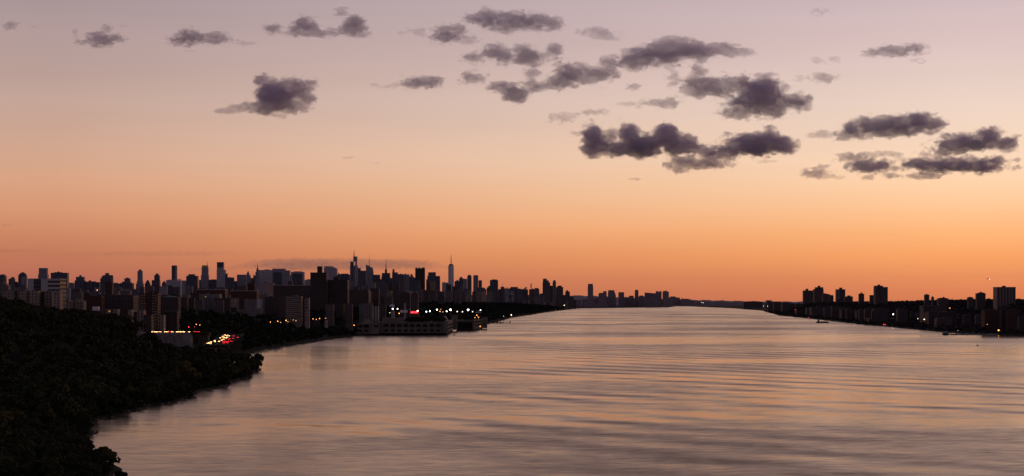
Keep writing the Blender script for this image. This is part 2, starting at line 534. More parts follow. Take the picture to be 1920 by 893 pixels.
G = 'dusk clouds scattered over the river'
T = 0.3     # thin, half transparent wisps
CL = [
    ('a', [(38, 130, 34, 22, .6), (62, 140, 15, 10, .4)], 'tiny smudge of cloud highest up at the sky\'s left end'),
    ('a', [(185, 145, 22, 7, T)], 'faint wisp just beside the tiny cloud high at the left end'),
    ('a', [(550, 205, 78, 36), (455, 222, 48, 14), (620, 200, 52, 22), (575, 150, 30, 22, .7), (540, 248, 60, 11, T), (395, 175, 18, 22, T), (670, 130, 22, 8, T)], 'ragged hat-shaped cloud with a curl rising from its top, second from the left end'),
    ('a', [(1040, 195, 78, 40), (985, 215, 62, 22), (1195, 195, 62, 30), (1120, 215, 92, 18), (1270, 210, 52, 12), (1360, 230, 48, 12, .6), (1050, 275, 35, 8, T)], 'long low two-humped cloud with a thin tail on its right'),
    ('a', [(1510, 145, 44, 26), (1690, 130, 72, 45), (1640, 150, 62, 28), (1780, 165, 72, 25), (1700, 180, 82, 15), (1845, 178, 30, 15, .7)], 'peaked grey cloud with a small detached puff on its left'),
    ('b', [(55, 108, 52, 44), (100, 150, 30, 15), (-8, 45, 30, 18, .8), (8, 120, 32, 27, .8)], 'ragged upright cloud just right of the peaked grey cloud'),
    ('a', [(1520, 520, 112, 84), (1450, 440, 46, 36), (1460, 580, 92, 42), (1600, 470, 92, 42), (1660, 500, 80, 60, .8), (1700, 455, 50, 34, .8), (1705, 535, 46, 46, .6), (1680, 592, 30, 28, .5), (1580, 565, 62, 42), (1230, 605, 62, 16, .7), (1330, 585, 36, 20, .6), (1275, 588, 30, 14, .6)], 'big dark block-shaped cloud alone on the left with a slanting tail'),
    ('b', [(800, 85, 122, 42), (640, 75, 62, 25), (700, 75, 62, 38), (920, 90, 82, 38), (1010, 100, 48, 30), (780, 125, 72, 20)], 'long solid dark cloud at the very top near the middle'),
    ('b', [(500, 155, 64, 38), (550, 130, 42, 24), (605, 180, 50, 24, T), (370, 140, 40, 16, T), (290, 147, 24, 9, T)], 'soft fading cloud below left of the long solid topmost one'),
    ('b', [(630, 270, 48, 26, .8)], 'small oval puff at the left end of a row of three puffs'),
    ('b', [(725, 235, 42, 36, .8), (770, 270, 32, 28, .8), (765, 300, 30, 12, .6), (780, 235, 22, 26, .6)], 'curling round puff between the small oval puff and a dark one'),
    ('b', [(890, 265, 78, 38), (860, 225, 42, 20), (920, 250, 48, 28)], 'dark dome-topped puff at the middle of the puff row'),
    ('b', [(1022, 240, 34, 34, .8)], 'small triangular puff at the right end of the puff row'),
    ('b', [(625, 362, 56, 26, .8)], 'small flat cloud below the row of three puffs'),
    ('b', [(380, 388, 78, 27), (440, 375, 36, 18), (320, 395, 36, 11), (235, 400, 34, 15, T), (150, 400, 30, 12, T)], 'narrow spindle cloud trailing thin shreds to its left'),
    ('b', [(830, 440, 62, 38), (780, 405, 62, 25), (730, 410, 42, 11, T), (900, 410, 52, 22), (920, 345, 36, 22, .6), (960, 400, 72, 20), (1050, 385, 72, 30), (1110, 325, 62, 32), (1150, 360, 92, 28), (1230, 345, 92, 35, .8), (1090, 350, 62, 40), (1040, 300, 26, 15, .6), (1290, 290, 42, 36, .6)], 'long ragged diagonal cloud with a loop leading up into the biggest bank'),
    ('c', [(-110, 265, 78, 36), (-60, 240, 62, 45), (20, 235, 92, 48), (120, 210, 122, 42), (210, 215, 82, 36), (40, 175, 52, 18), (-90, 215, 62, 15), (300, 210, 52, 30, .8), (360, 225, 48, 22, .5), (425, 235, 28, 9, T), (180, 300, 40, 42, .45), (60, 330, 36, 42, T), (165, 355, 42, 32, .45)], 'biggest dark purple cloud bank at upper middle right with ragged curtains under it'),
    ('b', [(1400, 408, 30, 18, .6)], 'tiny lone puff below the biggest dark cloud bank'),
    ('b', [(1520, 485, 84, 22, .6), (1585, 490, 32, 24, .6), (1360, 492, 34, 11, T)], 'thin pale hooked cloud above the wide double-humped dark bank'),
    ('b', [(1195, 535, 68, 12, .6), (1260, 522, 28, 7, .4), (1050, 560, 56, 22, T)], 'thin slanting streak fading into a pale smear on its left'),
    ('c', [(260, 385, 112, 42, .8), (180, 400, 62, 30, .7), (330, 370, 62, 36, .8), (130, 400, 42, 32, .4)], 'paler lobe pressed against the left of a dark arrowhead cloud'),
    ('c', [(470, 400, 102, 62), (450, 450, 122, 50), (380, 490, 102, 30), (560, 450, 112, 36), (520, 490, 62, 26), (620, 450, 54, 28), (500, 360, 72, 30, .8), (320, 505, 42, 18)], 'large dark arrowhead-shaped cloud pointing right'),
    ('c', [(640, 348, 22, 13, T), (740, 345, 54, 22, .6), (800, 345, 22, 7, T)], 'thin little cloud just right above the dark arrowhead cloud'),
    ('b', [(1210, 640, 46, 56), (1200, 700, 42, 36), (1250, 675, 60, 42), (1285, 640, 52, 32, .6), (1320, 700, 125, 44), (1380, 640, 52, 50), (1450, 690, 112, 55), (1560, 640, 62, 58), (1600, 690, 62, 46), (1660, 690, 60, 40)], 'wide double-humped dark bank with a notch in its top'),
    ('c', [(450, 650, 132, 50), (380, 640, 92, 38), (300, 670, 112, 32), (500, 610, 36, 36), (560, 650, 56, 40), (250, 690, 82, 25), (190, 730, 130, 28, .7), (100, 748, 54, 24, .6)], 'sloping dark cloud with a ragged pale foot at its lower left'),
    ('c', [(480, 728, 54, 8, T)], 'faint flat streak below the sloping dark cloud'),
    ('c', [(1090, 560, 152, 42), (960, 560, 56, 38), (1180, 545, 82, 42), (1240, 560, 54, 28), (1000, 600, 102, 18), (870, 580, 36, 30), (840, 605, 48, 20, .8), (750, 600, 60, 17, .4)], 'long dark wedge cloud on the right with a paler left tip'),
    ('c', [(1430, 640, 132, 40), (1500, 610, 62, 36), (1330, 660, 82, 30), (1590, 640, 48, 36), (1210, 690, 42, 20, .4), (1285, 685, 52, 15), (1625, 605, 22, 10, .6)], 'ridge-shaped cloud running off the sky\'s right edge'),
    ('c', [(1330, 740, 182, 32), (1200, 735, 78, 25), (1470, 745, 92, 30), (1540, 720, 32, 20), (1100, 710, 38, 13, T)], 'long flat dark cloud below the ridge-shaped one'),
    ('c', [(960, 750, 84, 27), (920, 740, 52, 18), (1010, 740, 42, 20), (945, 797, 30, 13, .5)], 'small dark boat-shaped cloud beneath a thin arched strip'),
    ('c', [(880, 708, 68, 17, .7), (980, 695, 94, 10, .5), (1045, 690, 32, 9, .4)], 'thin arched strip of cloud over the boat-shaped one'),
    ('c', [(1070, 758, 38, 11, .7)], 'little flat chip of cloud right of the boat-shaped one'),
    ('c', [(1050, 792, 33, 13, .7)], 'little oval chip lowest between the boat-shaped and the long flat cloud'),
    ('c', [(1195, 793, 84, 13, .8)], 'thin flat strip directly under the long flat dark cloud'),
    ('c', [(710, 775, 54, 14, .7), (742, 752, 28, 11, .6), (690, 790, 42, 11, .7), (770, 797, 34, 11, T), (825, 800, 24, 8, T)], 'small broken hook of cloud low at the left of the right-hand group'),
    ('c', [(1080, 222, 94, 22), (1000, 225, 62, 14), (1160, 210, 52, 20), (940, 245, 30, 9, .6), (1165, 268, 32, 15, T)], 'slim slanting cloud high and alone at the upper right'),
    ('c', [(725, 47, 40, 15, T)], 'faint lone scrap near the top edge of the right half'),
    ('c', [(720, 268, 34, 13, T), (790, 265, 24, 14, T)], 'faint shredded wisps left of the slim slanting cloud'),
    ('b', [(1240, 155, 84, 21, .5), (1210, 145, 52, 18, .4), (1290, 178, 44, 10, .6)], 'pale thin flat cloud right of the long solid topmost one'),
    ('b', [(1110, 632, 26, 9, .5), (1145, 640, 18, 8, .4)], 'short dark dash touching the double-humped bank on its left'),
    ('b', [(30, 752, 30, 6, .4)], 'tiny reddish dash low in the open sky left of the middle'),
    ('b', [(160, 778, 46, 6, .3)], 'tiny faint dash beside and just under the reddish dash'),
    ('b', [(1420, 855, 44, 6, .5)], 'tiny low dash of cloud under the double-humped bank'),
    ('c', [(1622, 720, 24, 10, .6)], 'upper of two scraps cut by the right edge'),
    ('c', [(1622, 755, 28, 11, .7)], 'lower of two scraps cut by the right edge'),
]
for z, bl, lab in CL:
    make_cloud(z, bl, lab, group=G)
make_cloud('p', [(560, 495, 75, 10), (520, 493, 45, 8), (640, 494, 95, 10), (740, 495, 75, 9), (600, 497, 120, 8), (470, 499, 35, 4, .6), (800, 500, 50, 4, .5)],
           'long grey-blue cloud bank lying low behind the skyscrapers', 'cloud_bank', dist=45000, mat=BAND, thick=2.4, amp=.5)
make_cloud('p', [(18, 470, 48, 3.2, .8)], 'thin grey streak low in the sky at the far left edge', 'cloud_bank', dist=45000, mat=BAND, thick=2.0)
make_cloud('p', [(250, 476, 130, 3.4, .7), (360, 474, 70, 3.2, .6)], 'long faint streak low over the slender far towers', 'cloud_bank', dist=45000, mat=BAND, thick=1.6)
make_cloud('p', [(6, 422, 16, 3, .7)], 'short grey dash at the left edge well above the skyline', 'cloud_bank', dist=45000, mat=BAND, thick=2.0)
make_cloud('p', [(368, 505, 24, 3, .7), (430, 503, 16, 3, .5)], 'short grey streak crossing behind the tower topped by a crane', 'cloud_bank', dist=45000, mat=BAND, thick=2.0)

# ------------------------------------------------------------------ land: both banks of the river
LS = [(300, -60), (560, -95), (600, -120), (660, -142), (700, -150), (740, -166), (800, -178), (880, -200), (950, -212), (1067, -224), (1178, -213), (1396, -217),
      (1600, -224), (1700, -229), (1753, -236), (1775, -262), (1850, -300), (2100, -316), (2406, -322), (2760, -310), (3100, -298), (3376, -281), (3460, -272),
      (3700, -190), (3900, -150), (4100, -120), (4600, -85), (5141, -59), (5900, -30), (6855, 0), (8378, 96), (9667, 170), (11780, 318), (13800, 456), (14600, 560), (15600, 950), (16600, 1300), (17600, 1510), (18300, 1610), (19000, 1620), (21000, 1800), (23000, 2600), (60000, 9000)]
RS = [(300, 900), (2000, 905), (3000, 925), (3376, 925), (3590, 868), (4189, 891), (5141, 945), (6463, 1040), (7800, 1121), (9000, 1260), (10282, 1400), (11310, 1527), (13300, 1659), (15080, 1759),
      (17400, 1800), (20560, 1860), (23000, 2600), (60000, 9000)]


def prof(tab, d):
    return lerp_tab(tab, d)


LP = [(500, [(0, -1), (4, 1), (25, 3), (60, 7), (120, 20), (300, 40), (900, 45)]),
      (800, [(0, -1), (4, 1), (25, 3), (60, 8), (110, 26), (200, 44), (600, 52), (9000, 52)]),
      (1300, [(0, -1), (4, 1), (40, 4), (86, 12), (146, 46), (240, 58), (600, 60), (9000, 50)]),
      (1760, [(0, -1), (4, 1), (40, 3), (86, 9), (95, 15), (107, 27), (129, 37), (165, 41), (205, 44), (222, 52), (245, 58), (400, 60), (900, 50), (9000, 45)]),
      (2000, [(0, -1), (4, 1), (40, 2), (86, 7), (150, 20), (233, 44), (400, 46), (900, 42), (9000, 40)]),
      (2300, [(0, -1), (4, 1), (50, 4), (90, 10), (180, 24), (330, 38), (500, 42), (9000, 36)]),
      (3300, [(0, -1), (4, 1), (80, 5), (180, 25), (330, 38), (600, 40), (9000, 34)]),
      (3900, [(0, -1), (4, 2), (80, 10), (160, 34), (300, 45), (700, 40), (9000, 30)]),
      (6000, [(0, -1), (4, 2), (40, 14), (90, 42), (200, 49), (700, 42), (9000, 30)]),
      (8500, [(0, -1), (6, 2), (40, 14), (90, 38), (300, 42), (9000, 30)]),
      (11500, [(0, -1), (6, 2), (40, 8), (120, 24), (9000, 22)]),
      (14500, [(0, -1), (6, 2), (100, 3), (9000, 6)]),
      (22000, [(0, -1), (20, 2), (600, 4), (9000, 10)]),
      (60000, [(0, -1), (20, 2), (600, 4), (9000, 10)])]
RP = [(500, [(0, -1), (4, 1), (200, 8), (330, 50), (9000, 62)]),
      (3600, [(0, -1), (4, 1), (40, 3), (190, 9), (260, 34), (330, 54), (900, 58), (9000, 50)]),
      (5500, [(0, -1), (4, 1), (40, 3), (230, 9), (300, 36), (380, 54), (900, 56), (9000, 45)]),
      (7800, [(0, -1), (4, 1), (60, 3), (150, 14), (260, 44), (900, 50), (9000, 40)]),
      (9500, [(0, -1), (4, 1), (60, 3), (160, 18), (250, 42), (900, 48), (9000, 38)]),
      (13000, [(0, -1), (6, 1), (200, 12), (900, 20), (9000, 20)]),
      (22000, [(0, -1), (20, 2), (600, 4), (9000, 10)]),
      (60000, [(0, -1), (20, 2), (600, 4), (9000, 10)])]


def blend_profile(PT, d, Y):
    ys = [p[0] for p in PT]
    i = max(0, min(len(ys) - 2, int(np.searchsorted(ys, Y)) - 1))
    f = min(1, max(0, (Y - ys[i]) / (ys[i + 1] - ys[i])))
    return prof(PT[i][1], d) * (1 - f) + prof(PT[i + 1][1], d) * f


def lshore(Y):
    w = max(0.0, min(1.0, (1745 - Y) / 60.0)) * max(0.0, min(1.0, (Y - 560) / 100.0))
    return lerp_tab(LS, Y) + w * (3.6 * math.sin(Y / 27.0) + 2.6 * math.sin(Y / 10.3 + 1) + 2.0 * math.sin(Y / 61.0 + 2))
def rshore(Y): return lerp_tab(RS, Y)


def ground(x, Y):
    dl = lshore(Y) - x
    if dl > 0: return blend_profile(LP, dl, Y)
    dr = x - rshore(Y)
    if dr > 0: return blend_profile(RP, dr, Y)
    return 0.0


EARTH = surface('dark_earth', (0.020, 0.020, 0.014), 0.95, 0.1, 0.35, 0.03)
FARLAND = surface('haze_tinted_land', (0.20, 0.17, 0.18), 0.95, 0.1, 0.25, 0.002)  # paler than near earth: the haze of distance is in the colour
DS = [0, 4, 12, 25, 40, 60, 86, 110, 146, 180, 233, 300, 400, 600, 900, 1600, 3000, 6000, 9000]


def bank(name, tab, PT, side, y1):
    ys = sorted(set([y for y, _ in tab if y <= y1] + [int(300 * (y1 / 300) ** (i / 90.0)) for i in range(91)] + (list(range(600, 1760, 6)) if side < 0 else [])))
    b = MB()
    for y in ys:
        s = lshore(y) if side < 0 else rshore(y)
        for d in DS:
            x = s - d if side < 0 else s + d
            b.v.append((x, y, blend_profile(PT, d, y) + (RND.uniform(-0.4, 0.4) if d > 12 else 0)))
    n = len(DS)
    for i in range(len(ys) - 1):
        for j in range(n - 1):
            a = i * n + j
            q = (a, a + 1, a + n + 1, a + n)
            b.f.append(q if side > 0 else q[::-1])
    o = b.build(name, EARTH)
    return tag(o, kind='structure')


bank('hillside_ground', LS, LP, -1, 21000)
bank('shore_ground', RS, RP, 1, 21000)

# far land that closes the river and the horizon hills, distance haze in their colours
b = MB()
n = 90
for i in range(n + 1):
    x = -16000 + 40000 * i / n
    wob = 300 * math.sin(i * 1.7) + 150 * math.sin(i * 4.1)
    for yy, zz in ((22200 + wob * .3, -1), (22300 + wob * .3, 3), (26000, 6), (60000, 10)):
        b.v.append((x, yy, zz))
for i in range(n):
    for j in range(3):
        a = i * 4 + j
        b.f.append((a, a + 4, a + 5, a + 1))
tag(b.build('far_shore', FARLAND), kind='structure')


def hills(name, Y, prof_px, mat, label=None):
    """a hill range at range Y with the ridge at the surveyed elevations"""
    b = MB()
    xs = np.arange(prof_px[0][0], prof_px[-1][0] + 1, 6.0)
    for px in xs:
        top = wz('p', lerp_tab(prof_px, px), Y) + 5 * math.sin(px * 0.21) + 3 * math.sin(px * 0.53 + 1)
        X = wx('p', px, Y)
        for dy, k in ((-1500, 0.0), (-700, 0.45), (0, 1.0), (900, 0.7), (3000, 0.0)):
            b.v.append((X * (Y + dy) / Y, Y + dy, max(-2, top * k)))
    for i in range(len(xs) - 1):
        for j in range(4):
            a = i * 5 + j
            b.f.append((a, a + 5, a + 6, a + 1))
    return tag(b.build(name, mat, smooth=True), kind='structure')


HILL = surface('haze_tinted_hill', (0.34, 0.27, 0.30), 0.95, 0.05, 0.12, 0.001)  # hill colours carry the haze, no haze volume stands in between
HILL2 = surface('nearer_haze_tinted_hill', (0.16, 0.13, 0.15), 0.95, 0.05, 0.12, 0.001)
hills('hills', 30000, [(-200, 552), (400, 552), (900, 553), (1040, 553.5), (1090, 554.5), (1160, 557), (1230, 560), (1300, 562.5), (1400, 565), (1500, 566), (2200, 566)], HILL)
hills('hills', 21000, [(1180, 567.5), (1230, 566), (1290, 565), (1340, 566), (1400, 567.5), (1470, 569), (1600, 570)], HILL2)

# ------------------------------------------------------------------ trees
def leaf_mat(name, col, var=0.45):
    if name in MATS: return MATS[name]
    m = bpy.data.materials.new(name)
    m.use_nodes = True
    t = NT(m.node_tree)
    out = t.n('ShaderNodeOutputMaterial'); p = t.n('ShaderNodeBsdfPrincipled')
    tc = t.n('ShaderNodeTexCoord'); oi = t.n('ShaderNodeObjectInfo'); g = t.n('ShaderNodeNewGeometry')
    nz = t.noise(g.outputs['Position'], 0.09, 4.0, 0.6)
    f = t.math('ADD', t.rng(nz.outputs['Fac'], 0.3, 0.7, 1 - var, 1 + var, False), t.math('MULTIPLY_ADD', oi.outputs['Random'], 0.8, -0.4))
    c = t.mix(t.rng(oi.outputs['Random'], 0.55, 1.0, 0.0, 0.45), (*col, 1), (col[0] * 1.7, col[1] * 1.05, col[2] * 0.7, 1))
    t.link(t.mix(1.0, c, f, 'MULTIPLY'), p.inputs['Base Color'])
    p.inputs['Roughness'].default_value = 0.8
    p.inputs['Specular IOR Level'].default_value = 0.15
    t.link(p.outputs[0], out.inputs[0])
    MATS[name] = m
    return m


LEAF = leaf_mat('dark_foliage', (0.036, 0.039, 0.017))
LEAF_Y = leaf_mat('yellowing_foliage', (0.056, 0.054, 0.019))
WOOD_LEAF = leaf_mat('massed_foliage', (0.022, 0.026, 0.013), 0.35)
CLIFF_LEAF = leaf_mat('haze_tinted_cliff_foliage', (0.052, 0.042, 0.042), 0.4)  # purple-brown haze over the opposite bank is mixed into this leaf colour
FAR_LEAF = leaf_mat('distant_foliage', (0.032, 0.034, 0.028), 0.4)
BARK = surface('bark', (0.05, 0.04, 0.032), 0.95, 0.1, 0.3, 0.8)


def leaf_quads(cen, nrm, size, rs):
    """random leaf clumps (bent diamonds) at the given centres, roughly facing the given normals"""
    k = len(cen)
    a = nrm + rs.normal(0, 0.55, (k, 3))
    a /= np.linalg.norm(a, axis=1)[:, None] + 1e-6
    h = rs.normal(0, 1, (k, 3))
    u = np.cross(a, h); u /= np.linalg.norm(u, axis=1)[:, None] + 1e-6
    w = np.cross(a, u)
    s = (size * rs.uniform(0.55, 1.25, k))[:, None]
    e = s * rs.uniform(0.6, 1.0, k)[:, None]
    v = np.stack([cen - u * s, cen - w * e + a * s * .15, cen + u * s, cen + w * e - a * s * .2], 1).reshape(-1, 3)
    return v, np.arange(4 * k).reshape(-1, 4)


def crown_points(rs, h, r, n, lobes=9, squash=0.75):
    """points and outward normals over a crown built of uneven lobes between 0.3 h and h"""
    L = []
    for i in range(lobes):
        t = i * 2.4 + rs.uniform(-.4, .4)
        rr = r * rs.uniform(0.25, 0.72) if i else 0
        zz = h * (0.45 + 0.4 * rs.rand()) if i else h * 0.74
        L.append((rr * math.cos(t), rr * math.sin(t), zz, r * rs.uniform(0.32, 0.55)))
    L.append((rs.uniform(-.2, .2) * r, rs.uniform(-.2, .2) * r, h * 0.86, r * 0.36))
    wts = np.array([l[3] ** 2 for l in L]); wts /= wts.sum()
    idx = rs.choice(len(L), n, p=wts)
    d = rs.normal(0, 1, (n, 3)); d /= np.linalg.norm(d, axis=1)[:, None]
    d[:, 2] = np.where(rs.rand(n) < .6, np.abs(d[:, 2]), d[:, 2])
    Lc = np.array(L)[idx]
    rad = Lc[:, 3] * rs.uniform(0.7, 1.08, n)
    return Lc[:, :3] + d * np.stack([rad, rad, rad * squash], 1), d


def make_tree(seed, h, r, n, leaf, size, name='tree', lobes=9):
    rs = np.random.RandomState(seed)
    root = empty(name)
    tr = MB()
    tr.tube((0, 0, -1.2), (0.15, 0.1, h * .34), r * 0.075, r * 0.05, 7)
    for i in range(6):
        t = i * 1.05 + rs.uniform(-.3, .3)
        z = h * rs.uniform(.28, .42)
        tr.tube((0.1, 0.1, z), (r * .55 * math.cos(t), r * .55 * math.sin(t), h * rs.uniform(.55, .72)), r * 0.035, r * .012, 5)
    tr.tube((0.15, 0.1, h * .34), (0, 0, h * .8), r * 0.05, r * .015, 6)
    tr.build('trunk', BARK, root)
    c, nn_ = crown_points(rs, h, r, n, lobes)
    v, q = leaf_quads(c, nn_, np.full(n, size), rs)
    mesh_np('crown', v, q, leaf, root)
    return root


PROTO = [make_tree(11, 15, 7.2, 1900, LEAF, 0.85), make_tree(12, 13, 6.6, 1700, LEAF, 0.85, lobes=7), make_tree(13, 17, 7.6, 2100, LEAF, 0.9, lobes=12),
         make_tree(14, 11, 5.6, 1400, LEAF, 0.75, lobes=6), make_tree(15, 14, 7.6, 1900, LEAF_Y, 0.85, lobes=10)]
used = [False] * 5


def put_tree(k, x, Y, sc, label, group=None, rz=None, name='tree'):
    if used[k]: o = copy_tree(PROTO[k])
    else: o = PROTO[k]; used[k] = True
    o.name = name
    o.location = (x, Y, ground(x, Y) - 2.2 * sc)
    s = sc * RND.uniform(.92, 1.08)
    o.scale = (s, s, s * RND.uniform(.9, 1.1))
    o.rotation_euler = (0, 0, RND.uniform(0, 6.28) if rz is None else rz)
    for kk in ('group', 'label'):
        if kk in o: del o[kk]
    return tag(o, label, 'tree', group)


# the ones that stand out
def px_tree(px, d, Y, k, sc, label):
    put_tree(k, px if px is not None else lshore(Y) - d, Y, sc, label)


special = []


def spec(x, Y, k, sc, label):
    put_tree(k, x, Y, sc, label)
    special.append((x, Y, 7 * sc))


spec(lshore(1745) - 5, 1745, 0, 1.0, 'round tree at the very tip of the wooded point, leaning out over the water')
spec(lshore(1725) - 17, 1728, 2, 1.0, 'tall tree second from the tip of the wooded point')
spec(lshore(1690) - 8, 1690, 4, 0.85, 'yellow-tinged tree on the waterline just before the wooded point')
spec(wx('p', 118, 930), 930, 4, 1.12, 'large rounded olive-toned tree close to the lower shore inlet')
spec(wx('p', 205, 1090), 1090, 4, 0.85, 'smaller rounded olive-toned tree beyond the large one on the lower shore')
spec(wx('p', 226, 650), 650, 3, 0.52, 'lone little bush-like tree standing out at the bottom edge of the picture')
spec(wx('p', 190, 668), 668, 1, 0.72, 'low spreading tree at the bottom, just left of the lone little one')

# the near hillside, every tree that shows large; the rest of the wood behind them is one mass
pts = []
rr = random.Random(5)
for i in range(9000):
    Y = 610 * (1900 / 610) ** rr.random()
    d = rr.uniform(5, 330)
    x = lshore(Y) - d
    if x < -1010 / FOC * Y - 8: continue
    if Y < 780 and d < 22 and rr.random() < .0: continue
    sep = (4.6 + (Y - 600) * .012) if Y < 880 else 9.2 if d < 70 else 10.5
    if any((x - a) ** 2 + (Y - b_) ** 2 < sep * sep for a, b_ in pts): continue
    if any((x - a) ** 2 + (Y - b_) ** 2 < c * c for a, b_, c in special): continue
    if x < -372 and Y > 1960: continue
    pts.append((x, Y))
pts.sort(key=lambda p: (lshore(p[1]) - p[0]) * 1.6 + p[1] * 0.055)
GT = 'dark trees massed on the near wooded hillside'
near_trees = pts[:270]
rest = pts[270:]
for x, Y in near_trees:
    d = lshore(Y) - x
    k = rr.choice([0, 1, 2, 3, 0, 1, 2, 0, 3, 1, 0, 2, 4])
    sc = rr.choice((.6, .75, .85, 1.0, 1.2, 1.35)) * rr.uniform(.93, 1.07)
    if Y < 900:
        sc = rr.uniform(.30, .44) + 0.42 * min(1, d / 60)
    elif d < 14: sc *= 0.66
    put_tree(k, x, Y, sc, 'dark leafy tree among the mass of trees covering the near hillside', GT)


def woodland(name, pts, label, leaf, hr, n, size, seed=1):
    rs = np.random.RandomState(seed)
    V, Q, base = [], [], 0
    for x, Y in pts:
        h = rs.uniform(*hr)
        r = h * rs.uniform(.42, .58)
        c, nn_ = crown_points(rs, h, r, n, 6, 0.8)
        c += np.array([x, Y, ground(x, Y) - 1.0])
        v, q = leaf_quads(c, nn_, np.full(n, size), rs)
        V.append(v); Q.append(q + base); base += len(v)
    o = mesh_np(name, np.concatenate(V), np.concatenate(Q), leaf)
    return tag(o, label, 'woodland', kind='stuff')


woodland('woodland', rest, 'dark wooded hillside rising behind the nearer trees', WOOD_LEAF, (11, 16), 220, 1.15, 2)


def scatter(n, y0, y1, d0, d1, side, sep, seed, keep=None):
    r_ = random.Random(seed)
    out, cells = [], {}
    for i in range(n):
        Y = y0 * (y1 / y0) ** r_.random()
        d = r_.uniform(d0, d1)
        x = lshore(Y) - d if side < 0 else rshore(Y) + d
        if abs(x) > 1030 / FOC * Y + 20: continue
        if keep and not keep(x, Y, d): continue
        s = sep * (Y / y0) ** 0.6
        c = (int(x // s), int(Y // s))
        if c in cells: continue
        cells[c] = 1
        out.append((x, Y))
    return out


def clear_road(x, Y, d):
    if 1960 < Y < 2330 and x < wx('p', 282, Y) + 0: return False
    if 1990 < Y < 2620:
        rx = -322 + (Y - 2019) * (-384 + 322) / (2556 - 2019)
        if abs(x - rx) < 24: return False
    if 2040 < Y < 2260 and -455 < x < -340: return False
    return True


woodland('woodland', scatter(9000, 1780, 3420, 4, 330, -1, 10.5, 21, clear_road), 'dark woods around the cove between the road bridge and the arched waterfront building', WOOD_LEAF, (9, 15), 80, 1.7, 3)
woodland('woodland', scatter(16000, 3560, 12500, 6, 190, -1, 12.5, 22, lambda x, Y, d: not (Y < 4350 and d < 120)), 'long dark strip of riverside trees below the far apartment rows', FAR_LEAF, (12, 18), 40, 3.4, 4)
woodland('woodland', scatter(14000, 3300, 11500, 130, 560, 1, 13, 23, lambda x, Y, d: d > 200 or rr.random() < .5), 'wooded cliff and ridge along the opposite bank', CLIFF_LEAF, (10, 16), 44, 2.8, 5)
woodland('woodland', scatter(3600, 3420, 9500, 4, 110, 1, 13, 24, lambda x, Y, d: rr.random() < .8), 'patchy shoreline trees along the opposite bank', CLIFF_LEAF, (6, 12), 36, 2.4, 6)

def shrub_line():
    r_ = random.Random(77)
    out = []
    for i in range(1500):
        Y = 600 * (1762 / 600) ** r_.random()
        x = lshore(Y) - r_.uniform(4, 22 if Y > 800 else 60)
        out.append((x, Y))
    return out


woodland('undergrowth', shrub_line(), 'low dark undergrowth between the near trees and the waterline', WOOD_LEAF, (2.2, 5.5), 60, .8, 8)

# loose stones along the near waterline
rs = np.random.RandomState(9)
b = MB()
for i in range(260):
    Y = 860 + 900 * (int(rs.rand() * 14) + rs.beta(2, 2)) / 14
    d = 3.5 + abs(rs.normal(0, 1.6))
    r_ = rs.uniform(.25, .8)
    b.ball((lshore(Y) - d + 2.5, Y, 0.35 + r_ * .2), r_ * 1.3, r_, r_ * .7, 6, 3)
tag(b.build('shore_rocks', surface('pale_stone', (0.17, 0.145, 0.13), 0.9, .2, .4, 0.5)), 'line of pale loose stones along the near waterline', 'stones', kind='stuff')
# ------------------------------------------------------------------ buildings
FAR = facade('haze_tinted_tower', (0.30, 0.265, 0.305), (0.165, 0.155, 0.20), 9, 8, .5, .5, .12)  # far tower materials: aerial haze is put into the wall colours
FARB = facade('haze_tinted_blue_tower', (0.26, 0.25, 0.29), (0.14, 0.14, 0.185), 10, 8, .6, .5, .12)
FARD = facade('dark_haze_tinted_tower', (0.135, 0.118, 0.15), (0.075, 0.07, 0.10), 10, 8, .5, .5, .15)
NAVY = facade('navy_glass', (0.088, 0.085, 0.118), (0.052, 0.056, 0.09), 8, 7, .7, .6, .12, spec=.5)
PALEF = facade('pale_haze_tinted_tower', (0.44, 0.38, 0.42), (0.25, 0.22, 0.27), 9, 8, .5, .5, .1)
BROWN = facade('brown_brick', (0.092, 0.062, 0.056), (0.045, 0.032, 0.034), 4.5, 3.6, .45, .5, .2, lit=.004)
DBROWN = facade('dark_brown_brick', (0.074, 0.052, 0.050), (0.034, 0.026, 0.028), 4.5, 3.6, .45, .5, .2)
REDB = facade('dark_red_brick', (0.090, 0.038, 0.032), (0.036, 0.020, 0.020), 4.0, 3.4, .4, .5, .2)
CREAM = facade('cream_brick', (0.30, 0.22, 0.175), (0.05, 0.04, 0.038), 4.2, 3.8, .42, .52, .18, lit=.004)
CREAMH = facade('banded_cream_front', (0.27, 0.20, 0.165), (0.085, 0.062, 0.056), 400, 3.6, 1.0, .42, .15)
GOLD = facade('window_column_brick', (0.085, 0.05, 0.04), (0.36, 0.24, 0.14), 3.4, 3.5, .60, .38, .1)
WHITE = facade('white_wall', (0.46, 0.40, 0.42), (0.40, 0.35, 0.37), 6, 4, .1, .1, .08)
BANDW = facade('dark_ribbon_glass', (0.09, 0.08, 0.085), (0.028, 0.026, 0.032), 400, 6.4, 1.0, .55, .1)
BANDC = facade('white_ribbon_front', (0.46, 0.39, 0.38), (0.045, 0.038, 0.042), 400, 6.6, 1.0, .52, .1)
STRW = facade('white_ribbed_front', (0.50, 0.42, 0.41), (0.085, 0.07, 0.07), 5.2, 300, .45, 1.0, .06)
ROSE = facade('rosy_apartment', (0.42, 0.29, 0.27), (0.15, 0.082, 0.085), 6.5, 5.5, .45, .5, .2)
ROSED = facade('dusky_apartment', (0.125, 0.088, 0.088), (0.08, 0.062, 0.068), 6.5, 5.5, .45, .5, .25)
GREY = facade('grey_block', (0.185, 0.155, 0.155), (0.075, 0.062, 0.066), 5, 4.2, .45, .5, .25, lit=.004)
